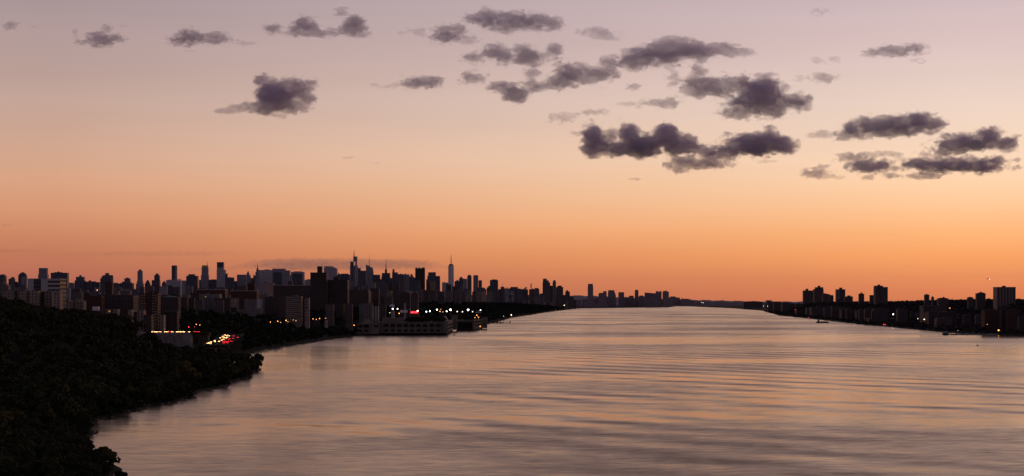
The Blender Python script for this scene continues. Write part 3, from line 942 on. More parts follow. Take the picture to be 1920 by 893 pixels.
JERSEY = facade('silhouette_block', (0.095, 0.068, 0.070), (0.08, 0.062, 0.066), 6, 5, .45, .5, .2)
DUSK = facade('dusky_low_block', (0.082, 0.058, 0.060), (0.042, 0.027, 0.03), 6, 5, .45, .5, .35)
RIBJ = facade('ribbed_slab', (0.20, 0.145, 0.135), (0.055, 0.042, 0.044), 7.5, 300, .5, 1.0, .1)
BAY = facade('haze_tinted_bay_tower', (0.29, 0.21, 0.235), (0.20, 0.15, 0.17), 14, 10, .5, .5, .12)  # haze across the bay is part of this base colour
ROOFM = surface('roof_grey', (0.16, 0.135, 0.135), 0.9, .1, .3, .05)
LIGHTROOF = surface('light_roof_edge', (0.50, 0.38, 0.34), 0.8, .2, .15, .1)
STEEL = surface('dark_steel', (0.10, 0.10, 0.115), 0.6, .3, .1, .3)
SPIREM = surface('haze_tinted_spire_metal', (0.22, 0.20, 0.24), 0.6, .3, .1, .1)  # paler than near steel, distance haze tinted in
ORCH = surface('construction_wrap', (0.62, 0.36, 0.10), 0.8, .2, .1, .1)
PWHITE = surface('white_paint', (0.72, 0.66, 0.66), 0.7, .3, .1, .3)
COPPER = surface('green_copper_roof', (0.14, 0.20, 0.17), 0.8, .2, .2, .1)
NB = 0


def bld(z, x0, x1, yt, Y, mat, label, tiers=(), roof=(), faces=(), name='apartment_block', cat='building', group=None, depth=None, ridge=False):
    """one building, its base on the ground at range Y, edges and top as surveyed; tiers, rooftop pieces and facade panels become its parts"""
    global NB
    NB += 1
    Y += (NB * 7 % 43) * 0.0004 * Y * 0.5     # no two fronts in one plane
    for _ in range(60):                       # stand it back from the bank if the bearing still runs over water
        X0, X1 = wx(z, x0, Y), wx(z, x1, Y)
        ok = min(ground(X0, Y), ground(X1, Y)) > 1.6
        if 4400 < Y < 13500 and X1 < lshore(Y) + 50: ok = lshore(Y) - X1 > 115
        if ridge: ok = min(X0, X1) - rshore(Y) > 270
        if ok or Y > 20000: break
        Y *= 1.02
    xc = (X0 + X1) / 2
    g = max(0.3, ground(xc, Y)) - 1.5
    H_ = wz(z, yt, Y) - g
    dp = depth or min(46, max(14, (X1 - X0) * 0.8))
    if H_ < 4: H_ = 4
    lx = lambda x: wx(z, x, Y) - xc
    lz = lambda y: wz(z, y, Y) - g
    main = MB().box(X0 - xc, X1 - xc, 0, dp, 0, H_)
    if not (tiers or roof or faces):
        o = main.build(name, mat, loc=(xc, Y, g))
        return tag(o, label, cat, group)
    root = empty(name, (xc, Y, g))
    tag(root, label, cat, group)
    body = main.build('body', mat, root)
    top = body
    zl = H_
    ins = dp * .12
    for tx0, tx1, ty in tiers:
        top = MB().box(lx(tx0), lx(tx1), ins, dp - ins, zl if lz(ty) > zl else 0, lz(ty)).build('upper_tier', mat, root)
        zl = max(zl, lz(ty)) if (tx1 - tx0) < 0.85 * (x1 - x0) else zl
        ins = min(ins + dp * .08, dp * .38)
    cyd = dp * .5
    for r in roof:
        k = r[0]
        if k == 'box':
            _, a, b_, y = r[:4]
            w = lx(b_) - lx(a)
            zb = r[4] if len(r) > 4 else None
            zb = lz(zb) if zb is not None else zl
            MB().box(lx(a), lx(b_), cyd - min(w, dp * .6) / 2, cyd + min(w, dp * .6) / 2, zb, lz(y)).build('roof_bulkhead', r[5] if len(r) > 5 else mat, top)
        elif k == 'mast':
            _, a, y, w = r[:4]
            zb = lz(r[4]) if len(r) > 4 else zl
            zt = lz(y)
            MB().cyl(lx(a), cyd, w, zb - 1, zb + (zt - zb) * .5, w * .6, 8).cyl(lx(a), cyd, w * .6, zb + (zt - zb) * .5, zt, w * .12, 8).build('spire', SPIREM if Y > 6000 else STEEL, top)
        elif k == 'pyr':
            _, a, b_, y = r[:4]
            zb = lz(r[4]) if len(r) > 4 else zl
            xa, xb = lx(a), lx(b_)
            h2 = (xb - xa) / 2
            m_ = (xa + xb) / 2
            MB().poly([(xa, cyd - h2), (xb, cyd - h2), (xb, cyd + h2), (xa, cyd + h2)], zb, lz(y), [(m_ - h2 * .06, cyd - h2 * .06), (m_ + h2 * .06, cyd - h2 * .06), (m_ + h2 * .06, cyd + h2 * .06), (m_ - h2 * .06, cyd + h2 * .06)]).build('pyramid_roof', r[5] if len(r) > 5 else mat, top)
        elif k == 'dome':
            _, a, b_, y = r[:4]
            zb = lz(r[4]) if len(r) > 4 else zl
            h2 = (lx(b_) - lx(a)) / 2
            MB().ball(((lx(a) + lx(b_)) / 2, cyd, zb - .5), h2, min(h2, dp * .45), lz(y) - zb + .5, 12, 5, True).build('dome_roof', r[5] if len(r) > 5 else mat, top)
        elif k == 'wedge':
            _, a, b_, ya, yb_ = r[:5]
            xa, xb = lx(a), lx(b_)
            mb = MB()
            d0, d1 = dp * .1, dp * .9
            za, zb2 = max(lz(ya), zl + .3), max(lz(yb_), zl + .3)
            mb.quad((xa, d0, zl), (xb, d0, zl), (xb, d0, zb2), (xa, d0, za))
            mb.quad((xb, d1, zl), (xa, d1, zl), (xa, d1, za), (xb, d1, zb2))
            mb.quad((xa, d1, zl), (xa, d0, zl), (xa, d0, za), (xa, d1, za))
            mb.quad((xb, d0, zl), (xb, d1, zl), (xb, d1, zb2), (xb, d0, zb2))
            mb.quad((xa, d0, za), (xb, d0, zb2), (xb, d1, zb2), (xa, d1, za))
            mb.build('sloped_crown', r[5] if len(r) > 5 else mat, top)
        elif k == 'tank':
            _, a, b_, y = r[:4]
            h2 = (lx(b_) - lx(a)) / 2
            c = (lx(a) + lx(b_)) / 2
            ht = lz(y) - zl
            MB().cyl(c, cyd, h2, zl + ht * .3, zl + ht * .75, h2, 10).cyl(c, cyd, h2 * 1.05, zl + ht * .75, zl + ht, h2 * .1, 10).cyl(c - h2 * .6, cyd, .2, zl, zl + ht * .3, .2, 5).cyl(c + h2 * .6, cyd, .2, zl, zl + ht * .3, .2, 5).build('water_tank', STEEL, top)
        elif k == 'edge':
            MB().box(lx(x0) - .3, lx(x1) + .3, -.35, dp + .35, H_ - 0.1, H_ + r[1]).build('parapet', r[2], body)
        elif k == 'crane':
            _, a, y, b_, y2 = r
            mb = MB().box(lx(a) - 1, lx(a) + 1, cyd - 1, cyd + 1, zl - 1, lz(y))
            mb.tube((lx(a), cyd, lz(y)), (lx(b_), cyd, lz(y2)), .8, .4, 4)
            mb.build('crane', ORCH if r[2] < r[4] else STEEL, top)
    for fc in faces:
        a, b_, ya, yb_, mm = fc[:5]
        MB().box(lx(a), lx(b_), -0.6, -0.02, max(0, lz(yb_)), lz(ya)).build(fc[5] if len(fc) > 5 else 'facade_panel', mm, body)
    return root


T = 'skyscraper'
# --- far towers, over the crowded avenues to the left
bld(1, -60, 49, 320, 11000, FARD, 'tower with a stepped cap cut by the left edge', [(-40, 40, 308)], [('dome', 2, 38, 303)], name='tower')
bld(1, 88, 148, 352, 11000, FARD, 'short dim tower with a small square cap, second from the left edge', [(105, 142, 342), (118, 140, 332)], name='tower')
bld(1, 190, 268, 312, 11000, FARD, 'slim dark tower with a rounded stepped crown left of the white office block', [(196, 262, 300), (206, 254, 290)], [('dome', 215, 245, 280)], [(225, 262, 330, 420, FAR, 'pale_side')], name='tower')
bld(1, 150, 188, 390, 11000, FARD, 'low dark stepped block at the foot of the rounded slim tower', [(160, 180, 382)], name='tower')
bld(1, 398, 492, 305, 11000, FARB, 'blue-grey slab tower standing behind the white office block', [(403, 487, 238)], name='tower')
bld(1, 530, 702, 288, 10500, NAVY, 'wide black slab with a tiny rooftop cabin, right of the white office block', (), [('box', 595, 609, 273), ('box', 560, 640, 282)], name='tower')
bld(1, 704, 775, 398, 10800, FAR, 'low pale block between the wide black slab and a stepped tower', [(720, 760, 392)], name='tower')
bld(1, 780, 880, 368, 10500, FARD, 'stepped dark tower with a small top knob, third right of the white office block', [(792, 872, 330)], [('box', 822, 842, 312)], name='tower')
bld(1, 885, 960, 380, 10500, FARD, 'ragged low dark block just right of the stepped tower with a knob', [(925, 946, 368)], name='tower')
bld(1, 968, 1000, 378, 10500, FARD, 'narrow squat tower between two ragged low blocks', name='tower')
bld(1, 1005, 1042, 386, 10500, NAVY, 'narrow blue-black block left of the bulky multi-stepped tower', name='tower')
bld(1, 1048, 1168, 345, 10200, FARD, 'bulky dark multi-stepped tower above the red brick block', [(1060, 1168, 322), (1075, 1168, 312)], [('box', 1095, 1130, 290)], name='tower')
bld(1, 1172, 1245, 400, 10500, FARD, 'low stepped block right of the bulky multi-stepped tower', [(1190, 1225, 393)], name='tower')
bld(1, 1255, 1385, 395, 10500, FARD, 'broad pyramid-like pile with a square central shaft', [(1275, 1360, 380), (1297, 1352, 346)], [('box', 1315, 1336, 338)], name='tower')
bld(2, -30, 40, 320, 10500, FARD, 'low dark shoulder block just left of the slender shaft tower', [(0, 12, 283)], name='tower')
bld(2, 66, 124, 322, 10500, FAR, 'slender pale shaft tower with rounded tip, flaring at its foot', [(72, 120, 300), (77, 117, 216)], [('dome', 82, 112, 200)], name='tower')
bld(2, 140, 182, 318, 10500, FARD, 'small round-topped dark tower between two taller pointed ones', [(148, 176, 302)], [('dome', 152, 172, 290)], name='tower')
bld(2, 198, 262, 292, 10500, FARD, 'thick stepped tower with a turret, right of the small round-topped one', [(218, 260, 250)], [('box', 229, 249, 236)], name='tower')
bld(2, 283, 316, 318, 10500, FARD, 'small pointed dark tower left of the pale wide blocks', [(288, 311, 308)], [('pyr', 292, 308, 296)], name='tower')
bld(2, 318, 440, 292, 9600, PALEF, 'wide pale grey block below the tall square-sectioned slender tower', [(330, 360, 288), (380, 438, 282)], name='tower')
bld(2, 365, 407, 172, 10500, NAVY, 'tall plain square slender tower, dark with a lighter right edge', (), [('box', 367, 405, 169)], [(393, 407, 175, 300, FAR, 'painted_lit_edge')], name='tower')  # paler strip on the front paints in the lit right side
bld(2, 438, 488, 295, 10300, FAR, 'plain grey block wedged left of the dark blue flat-topped tower', name='tower')
bld(2, 487, 580, 256, 10000, NAVY, 'dark blue flat-topped broad tower left of the crane tower', (), [('box', 502, 554, 242)], name='tower')
bld(2, 594, 616, 290, 10000, FARD, 'thin dark shoulder block hugging the crane tower on its left', name='tower')
bld(2, 610, 672, 250, 9800, FAR, 'tall grey tower under construction with a yellow crown and a crane', [(615, 668, 184)], [('box', 618, 664, 168, 184, ORCH), ('crane', 660, 150, 655, 128)], name='tower')
bld(2, 670, 742, 290, 9800, NAVY, 'blue-black boxy tower between the crane tower and the pale dark-capped one', [(690, 735, 286)], name='tower')
bld(2, 742, 812, 205, 9600, PALEF, 'tall pale tower with a black cap, tallest of the group near the crane tower', [(743, 798, 141)], (), [(744, 797, 142, 182, NAVY, 'dark_cap')], name='tower')
bld(2, 810, 834, 268, 9600, FARD, 'thin dark tower pressed to the right side of the black-capped one', [(814, 832, 236)], name='tower')
bld(2, 812, 882, 270, 9400, NAVY, 'dark blue tower falling away in steps right of the black-capped one', [(812, 858, 268)], name='tower')
bld(2, 888, 915, 300, 9600, FARD, 'small dark step block left of the flat grey tower', name='tower')
bld(2, 912, 986, 246, 9600, FAR, 'flat-topped grey tower beside a pyramid-roofed one', name='tower')
bld(2, 984, 1024, 255, 9700, FAR, 'grey tower with a steep pyramid roof', (), [('pyr', 986, 1020, 214)], name='tower')
bld(2, 1022, 1068, 274, 9700, FARD, 'dark low block between the pyramid roof and the needle-topped tower', [(1048, 1068, 252)], [('crane', 1045, 240, 1036, 230)], name='tower')
bld(2, 1066, 1098, 225, 10400, FAR, 'slender tower ending in a fine needle', [(1072, 1094, 206)], [('pyr', 1074, 1092, 176), ('mast', 1083, 152, 2.2, 180)], name='tower')
bld(2, 1094, 1222, 207, 9700, PALEF, 'broad blue-grey slab just right of the needle-topped tower', (), [('box', 1140, 1180, 202)], name='tower')
bld(3, 150, 312, 234, 9500, FAR, 'wide two-tone tower with a higher left half', [(150, 270, 218)], (), [(160, 242, 252, 375, NAVY, 'dark_glass_front')], name='tower')
bld(3, 312, 328, 275, 9600, FARD, 'thin dark block squeezed between two wide glass towers', name='tower')
bld(3, 325, 444, 247, 9400, PALEF, 'pale-framed tower with a dark blue glass front', (), [('box', 350, 420, 242)], [(336, 432, 262, 375, NAVY, 'dark_glass_front')], name='tower')
bld(3, 442, 506, 322, 9500, PALEF, 'low pale block left of the dark brown brick complex', [(470, 502, 316)], name='tower')
bld(3, 630, 752, 216, 9800, PALEF, 'mauve-grey tower with a stepped right shoulder behind the brick complex', [(632, 736, 206), (633, 716, 195)], name='tower')
bld(3, 752, 872, 276, 9300, NAVY, 'low wide navy block left of the spired glass skyscraper', [(770, 862, 268), (790, 850, 264)], name='tower')
bld(3, 874, 944, 190, 9000, FARB, 'tallest glass skyscraper with a spire and slanted left shoulder', [(876, 906, 152), (904, 940, 104)], [('mast', 910, 40, 2.6, 104)], [(922, 940, 106, 380, PALEF, 'painted_lit_edge'), (884, 906, 160, 330, FARD, 'painted_front_shade')], name='skyscraper')  # pale and dark panels paint in the lit and shaded sides
bld(3, 946, 973, 212, 9000, FARD, 'thin dark pillar-like tower touching the tallest skyscraper', name='tower')
bld(3, 972, 1024, 240, 8900, FARD, 'plain grey tower between the thin pillar and the slant-topped crystal tower', [(975, 1020, 236)], name='tower')
bld(3, 1020, 1090, 232, 9200, FARB, 'slant-topped crystal tower with a thin antenna', (), [('wedge', 1022, 1086, 178, 214), ('mast', 1052, 86, 1.8, 205)], name='skyscraper')
bld(3, 1084, 1152, 277, 9000, NAVY, 'navy boxy tower right of the slant-topped one', [(1090, 1150, 274)], name='tower')
bld(3, 1152, 1172, 315, 9000, FARD, 'thin low dark block left of the antenna-crowned tower', name='tower')
bld(3, 1166, 1246, 290, 9200, NAVY, 'dark tower with a notched top under a tall thick antenna', [(1170, 1245, 258)], [('box', 1197, 1217, 226), ('mast', 1207, 138, 3.0, 228)], name='skyscraper')
bld(4, 46, 76, 305, 9000, FARD, 'low dark block right of the antenna-crowned tower', name='tower')
bld(4, 75, 127, 252, 8900, FARD, 'dark tower with a small chimney-like turret at its left corner', (), [('box', 78, 96, 223)], name='tower')
bld(4, 125, 180, 268, 8800, FARD, 'dark jagged tower beside the one with a corner turret', [(150, 160, 264)], name='tower')
bld(4, 178, 236, 272, 8800, FAR, 'grey jagged tower next in line toward the notched dark slab', [(190, 205, 264), (215, 230, 262)], name='tower')
bld(4, 234, 276, 290, 8700, FARD, 'narrow dark tower with a small cap left of the notched dark slab', [(245, 266, 270)], name='tower')
bld(4, 276, 294, 300, 8600, FARD, 'low dark shoulder at the left foot of the notched dark slab', name='tower')
bld(4, 290, 379, 216, 8000, DBROWN, 'big dark slab tower with a notched crest', (), [('box', 292, 308, 208), ('box', 318, 336, 207), ('box', 348, 378, 207)], name='tower')
bld(4, 392, 482, 318, 8800, FARD, 'broad dark tower with sloping shoulders like a truncated pyramid', [(402, 480, 285)], [('wedge', 410, 480, 252, 250)], name='tower')
bld(4, 482, 521, 286, 8700, NAVY, 'narrow square dark tower at the right of the sloping-shouldered one', name='tower')
bld(4, 426, 470, 332, 7200, CREAM, 'pale cream tower coloured as if catching light, below the sloping-shouldered one', name='apartment_tower')  # cream wall colour stands in for light on a west face
bld(4, 540, 600, 347, 15000, PALEF, 'small pale blue block left of the lone tapering spire tower', [(545, 570, 344)], name='tower')
# the lone tapering tower with its spire
Y = 17500
g0 = 3
xa, xb = wx(4, 597, Y), wx(4, 651, Y)
xc = (xa + xb) / 2
hw = (xb - xa) / 2
zt = wz(4, 190, Y) - g0
root = tag(empty('skyscraper', (xc, Y, g0)), 'lone tapering glass tower with a long needle, standing right of the main skyline', 'building')
s = 0.70
b8 = [(-hw, -hw), (0, -hw), (hw, -hw), (hw, 0), (hw, hw), (0, hw), (-hw, hw), (-hw, 0)]
t8 = [(-hw * .62, -hw * .62), (0, -hw * .98), (hw * .62, -hw * .62), (hw * .98, 0), (hw * .62, hw * .62), (0, hw * .98), (-hw * .62, hw * .62), (-hw * .98, 0)]
MB().poly(b8, 0, zt, t8).build('body', facade('silver_glass', (0.62, 0.56, 0.62), (0.52, 0.48, 0.56), 12, 9, .5, .5, .06, spec=.6), root)
MB().cyl(0, 0, hw * .72, zt, zt + 14, hw * .72, 16).build('ring', FARD, root)
MB().cyl(0, 0, 4.5, zt + 14, wz(4, 130, Y) - g0, 3.5, 8).cyl(0, 0, 3.5, wz(4, 130, Y) - g0, wz(4, 84, Y) - g0, .8, 8).build('spire', SPIREM, root)
bld(4, 656, 702, 334, 9000, FARD, 'low dark block with a small peak right of the lone spire tower', [(672, 692, 324)], name='tower')
bld(4, 698, 738, 306, 8600, FARD, 'dark stepped tower with a turret, second right of the lone spire tower', (), [('box', 708, 726, 293)], name='tower')
bld(4, 733, 772, 315, 8600, FAR, 'grey round-shouldered tower between two darker ones', [(738, 766, 312)], name='tower')
bld(4, 774, 814, 286, 8200, FARD, 'tall dark tower with a rounded crown, first of a matching pair', (), [('dome', 778, 810, 274)], name='tower')
bld(4, 830, 876, 282, 8200, FAR, 'tall paler square tower, second of a matching pair', [(836, 870, 278)], name='tower')
bld(4, 879, 911, 326, 8200, FARD, 'shorter dark tower right of the matching pair', name='tower')
bld(4, 912, 952, 410, 8000, FARD, 'small round-topped dark building in the dip beyond the matching pair', (), [('dome', 916, 944, 396)], name='tower')
bld(4, 955, 986, 392, 8000, FARD, 'sloping dark shoulder left of the square navy tower', [(968, 986, 378)], name='tower')
bld(4, 985, 1061, 324, 7600, NAVY, 'square navy tower standing alone between low rooftops', (), [('box', 1000, 1050, 318)], name='tower')
bld(4, 1064, 1122, 408, 7400, FARD, 'low building with a thin rooftop antenna', [(1085, 1120, 386)], [('mast', 1103, 338, .9)], name='tower')
bld(4, 1124, 1164, 408, 7300, FARD, 'low dark link block right of the antenna building', name='tower')
bld(4, 1162, 1248, 400, 7200, FARD, 'broad low block with an uneven top before the shoreline rows thin out', [(1175, 1245, 388)], name='tower')
bld(4, 1258, 1295, 410, 7000, FARD, 'short dark block with a flat cap, right of the broad low block', name='tower')
bld(5, 0, 66, 330, 6900, ROSED, 'dusky block with a square hump before the crested pair', [(0, 64, 312)], name='apartment_block')
bld(5, 84, 192, 352, 7000, ROSED, 'dusky crested apartment block with two rooftop turrets', [(95, 130, 332), (132, 150, 328)], [('box', 156, 178, 310)], name='apartment_block')
bld(5, 204, 262, 334, 7200, ROSED, 'dusky apartment block with a tall thin chimney', [(235, 258, 326)], [('box', 222, 234, 266)], name='apartment_block')
bld(5, 262, 327, 332, 7300, ROSED, 'dusky round-shouldered block right of the chimney building', [(272, 316, 320)], name='apartment_block')
bld(5, 330, 368, 385, 7400, FARD, 'low dark gap building left of the tall shoreline pair', name='apartment_block')
bld(5, 366, 456, 252, 7600, ROSED, 'tall brown waterfront tower stepping down to its right', [(370, 440, 228), (372, 416, 208)], name='apartment_tower')
bld(5, 452, 488, 292, 7700, ROSED, 'narrow brown tower between the two tallest waterfront ones', name='apartment_tower')
bld(5, 476, 500, 310, 7500, ROSE, 'thin tower edge coloured as if lit pink, among the waterfront group', name='apartment_tower')  # evening light on this edge is put into the rosy wall colour
bld(5, 486, 526, 245, 7900, FARD, 'slim dark waterfront tower with a little stepped head', [(494, 521, 226)], name='apartment_tower')
bld(5, 528, 612, 308, 7900, ROSED, 'broad grey-brown waterfront tower at the right of the group', [(545, 596, 292)], name='apartment_tower')
bld(5, 610, 642, 402, 8400, FARD, 'low dark block right of the broad waterfront tower', name='apartment_block')
bld(5, 638, 692, 362, 8800, ROSED, 'last squat tower before the hazy hills, with a small cap', [(648, 672, 346)], name='apartment_tower')
bld(5, 692, 738, 422, 9400, ROSED, 'lowest block at the right end of the city shore', name='apartment_block')

# --- far side of the bay
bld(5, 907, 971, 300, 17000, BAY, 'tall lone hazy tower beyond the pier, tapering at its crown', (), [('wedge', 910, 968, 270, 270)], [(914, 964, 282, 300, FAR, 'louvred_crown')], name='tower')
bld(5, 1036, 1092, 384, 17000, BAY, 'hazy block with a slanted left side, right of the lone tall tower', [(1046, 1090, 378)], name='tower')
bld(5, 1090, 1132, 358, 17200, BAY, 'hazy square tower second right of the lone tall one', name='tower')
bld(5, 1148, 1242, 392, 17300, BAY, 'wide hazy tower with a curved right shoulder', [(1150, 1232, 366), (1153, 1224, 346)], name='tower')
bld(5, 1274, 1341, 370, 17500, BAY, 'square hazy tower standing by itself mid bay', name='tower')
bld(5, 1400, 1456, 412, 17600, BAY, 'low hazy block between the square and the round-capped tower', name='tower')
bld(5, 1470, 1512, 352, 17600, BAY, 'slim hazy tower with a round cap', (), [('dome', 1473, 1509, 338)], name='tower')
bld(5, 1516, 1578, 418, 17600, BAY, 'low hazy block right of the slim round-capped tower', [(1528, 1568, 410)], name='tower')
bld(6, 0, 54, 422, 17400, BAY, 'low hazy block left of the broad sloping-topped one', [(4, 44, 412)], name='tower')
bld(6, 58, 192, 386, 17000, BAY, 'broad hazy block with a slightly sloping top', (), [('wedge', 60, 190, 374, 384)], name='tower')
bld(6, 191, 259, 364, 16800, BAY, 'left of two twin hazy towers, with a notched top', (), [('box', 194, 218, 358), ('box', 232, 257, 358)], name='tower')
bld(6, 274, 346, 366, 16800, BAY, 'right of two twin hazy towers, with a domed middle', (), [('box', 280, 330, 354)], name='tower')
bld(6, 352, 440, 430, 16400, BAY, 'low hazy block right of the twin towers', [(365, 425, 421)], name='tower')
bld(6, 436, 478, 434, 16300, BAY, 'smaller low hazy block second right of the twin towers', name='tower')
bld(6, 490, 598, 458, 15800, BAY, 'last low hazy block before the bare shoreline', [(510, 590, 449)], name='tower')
bld(6, 1240, 1470, 484, 12500, JERSEY, 'long low dark block on the far bend of the river', [(1262, 1440, 480)], name='warehouse')
bld(6, 1500, 1700, 500, 9800, JERSEY, 'low dark shed under a flat T-shaped tower on the bend', [(1518, 1568, 474)], [('box', 1512, 1582, 467)], name='warehouse')

# --- near city on the left
bld(1, 288, 628, 354, 2900, BANDW, 'white office block with dark glass ribbons, brightest on the left skyline', (), [('edge', .9, WHITE)],
    [(288, 352, 354, 480, WHITE, 'white_end_wall'), (430, 500, 352, 480, WHITE, 'white_core_wall'), (500, 628, 352, 490, BANDC, 'ribbon_front')], name='office_block')
bld(1, -40, 86, 420, 2700, GREY, 'pale grey gabled block at the far left below the skyline', [(0, 60, 400)], [('pyr', 5, 40, 370)], name='apartment_block')
bld(1, 40, 398, 478, 2300, CREAM, 'long cream apartment block with rows of square windows at the far left', (), [('box', 60, 90, 470), ('box', 200, 240, 468), ('box', 300, 330, 470)], [(150, 188, 480, 700, DBROWN, 'painted_court_shade'), (285, 300, 480, 700, DBROWN, 'painted_court_shade')], name='apartment_block')  # courts are flat dark panels, their shade is only colour
bld(1, 400, 548, 490, 2310, CREAM, 'cream apartment block with its shaded left half painted dark, second from the far left', (), [('box', 430, 460, 478), ('edge', .6, ROOFM)], [(402, 466, 492, 690, DBROWN, 'painted_court_shade')], name='apartment_block')  # shade of the left half painted as a dark panel
bld(1, 556, 628, 492, 2290, CREAM, 'narrow cream apartment block, right end of the far left row', (), [('box', 575, 600, 482), ('edge', .6, ROOFM)], name='apartment_block')
bld(1, 690, 757, 588, 2400, CREAM, 'small cream house-like block with a shallow gable, left of a similar one', (), [('pyr', 692, 755, 576)], name='apartment_house')
bld(1, 782, 876, 584, 2400, CREAM, 'small cream block with two little gables above the dark hill', (), [('pyr', 785, 826, 570), ('pyr', 832, 874, 570)], name='apartment_house')
bld(1, 876, 1062, 528, 2560, REDB, 'dark red brick block with the lit amber window above it', (), [('box', 900, 940, 518), ('box', 1000, 1040, 515)], name='apartment_block')
bld(1, 1062, 1395, 522, 2620, DBROWN, 'long dark block crossed by thin pale balcony lines', (), [('box', 1150, 1180, 512), ('box', 1290, 1320, 512)],
    [(1170, 1380, 560, 562, GREY, 'balcony_line'), (1170, 1380, 582, 584, GREY, 'balcony_line'), (1170, 1380, 606, 608, GREY, 'balcony_line'), (1170, 1380, 630, 632, GREY, 'balcony_line')], name='apartment_block')
bld(1, 1100, 1172, 388, 3000, REDB, 'dark red brick tower standing up from the mid-left rooftops', (), [('box', 1115, 1150, 378)], name='apartment_tower')
bld(1, 925, 1062, 682, 2180, BROWN, 'low brown brick block under the white rooftop box', (), [('box', 960, 1022, 642, 682, PWHITE)], name='apartment_block')
bld(1, 1100, 1228, 672, 2190, CREAM, 'short buff block on the hill edge, left of a taller buff one', (), [('edge', .5, ROOFM)], [(1158, 1172, 674, 760, DBROWN, 'painted_court_shade')], name='apartment_block')  # dark strip paints the shade of a court, wall stays flat
bld(2, 0, 27, 542, 2180, CREAM, 'narrow buff block with a pale roof line on the hill edge', name='apartment_block')
bld(2, 27, 74, 556, 2200, DBROWN, 'dark narrow block with a white roof edge between two buff ones', (), [('edge', .8, PWHITE)], name='apartment_block')
bld(2, 74, 131, 546, 2190, CREAM, 'buff block just left of the brick tower with cream window columns', name='apartment_block')
bld(2, 100, 250, 404, 2380, REDB, 'tall dark brick tower with two columns of cream-framed windows', (), [('box', 155, 195, 394)], [(100, 145, 416, 700, GOLD, 'window_column'), (205, 249, 416, 705, GOLD, 'window_column')], name='apartment_tower')
bld(2, 130, 196, 582, 2150, BROWN, 'low reddish-brown block at the foot of the tower with window columns', name='apartment_block')
bld(2, 256, 297, 586, 2200, CREAM, 'narrow cream block right of the tower with window columns', name='apartment_block')
bld(2, 292, 412, 558, 2420, DBROWN, 'dark grey-brown block with a pale roof edge, right of the narrow cream one', (), [('edge', .6, GREY), ('box', 320, 345, 550)], name='apartment_block')
bld(2, 255, 420, 435, 2900, DBROWN, 'dark block with a dull green copper roof behind the window-column tower', (), [('pyr', 280, 400, 422, 435, COPPER)], name='apartment_block')
bld(2, 575, 812, 374, 4600, REDB, 'wide reddish brown block with a bright roof line, mid city', (), [('edge', 1.2, LIGHTROOF)], name='apartment_block')
bld(2, 594, 765, 408, 4000, GREY, 'lighter grey-cream block in front of the wide reddish one', (), [('box', 640, 665, 402)], name='apartment_block')
bld(2, 718, 910, 446, 3700, DBROWN, 'dark flat block with a paler cream right end', (), [('edge', .8, GREY)], [(866, 910, 448, 520, ROSE, 'painted_cream_lit_end')], name='apartment_block')  # rosy panel on the front stands in for the lit west side
bld(2, 860, 1078, 384, 4500, REDB, 'long dark red block with a bright peach roof line', (), [('edge', 1.2, LIGHTROOF)], name='apartment_block')
bld(2, 1000, 1060, 322, 6000, REDB, 'dark red-brown square tower above the long peach-edged block', (), [('box', 1015, 1035, 316)], name='apartment_tower')
bld(2, 975, 1112, 452, 3500, GREY, 'grey block with its lit end painted pale, above the dark woods', (), [('edge', .6, ROOFM)], [(1078, 1112, 450, 530, WHITE, 'painted_lit_end')], name='apartment_block')  # white panel on the front paints in the lit west face
bld(3, 60, 162, 352, 6000, ROSE, 'pinkish pale block left of the long brown slab', (), [('box', 66, 104, 345, 352, DBROWN)], name='apartment_block')
bld(3, 162, 558, 374, 4000, DBROWN, 'long dark brown slab with a bright thin roof line and two rooftop cabins', (), [('edge', 1.0, LIGHTROOF), ('box', 290, 328, 330), ('box', 385, 426, 352)], [(548, 558, 378, 560, ROSED, 'painted_lit_edge')], name='apartment_slab')  # lighter strip at the right end paints in light
bld(3, 80, 212, 482, 3600, DBROWN, 'dark brown low block under the left half of the long slab', (), [('box', 120, 150, 474)], name='apartment_block')
bld(3, 210, 278, 476, 3550, BROWN, 'brown block touching the cream banded one on its left', name='apartment_block')
bld(3, 276, 421, 474, 3300, CREAMH, 'cream apartment block with horizontal bands above the woods', (), [('box', 330, 380, 467)], name='apartment_block')
bld(3, 420, 452, 492, 3350, DBROWN, 'dark recessed block right of the cream banded one', name='apartment_block')
bld(3, 451, 493, 491, 3300, ROSE, 'thin cream block with a dark middle stripe, second right of the cream banded one', (), (), [(466, 474, 494, 600, DBROWN, 'painted_slot_shade')], name='apartment_block')  # slot shade is a dark strip laid on the wall
bld(3, 505, 656, 257, 3700, DBROWN, 'tall dark brown brick tower with a square turret, biggest dark mass mid-left', [], [('box', 565, 611, 195), ('edge', .9, BROWN)], name='apartment_tower')
bld(3, 630, 662, 262, 3750, REDB, 'reddish slab edge behind the turreted brown tower', name='apartment_tower')
bld(3, 656, 852, 322, 3720, DBROWN, 'wide dark brown slab joined right of the turreted tower', [], [('box', 715, 766, 292), ('box', 756, 767, 256)], name='apartment_slab')
bld(3, 850, 1048, 416, 3900, BROWN, 'dark brown low-rise slab right of the big brown mass', (), [('box', 905, 950, 392)], name='apartment_slab')
bld(3, 1045, 1066, 430, 4000, GREY, 'thin pale strip-like block between two brown slabs', name='apartment_block')
bld(3, 1062, 1145, 400, 4300, BROWN, 'brown block left of the white ribbed slab', name='apartment_block')
bld(3, 1068, 1112, 346, 6000, CREAM, 'small block coloured as if lit peach, below the antenna-crowned tower', name='apartment_block')  # peach light on the block is put into its cream colour
bld(3, 1040, 1140, 568, 3420, STRW, 'white slab with vertical ribs standing by the arched waterfront', (), [('edge', .6, ROOFM)], [(1064, 1069, 572, 685, DBROWN, 'painted_slot_shade')], name='apartment_slab')  # gap between the ribs: shade painted as a dark strip
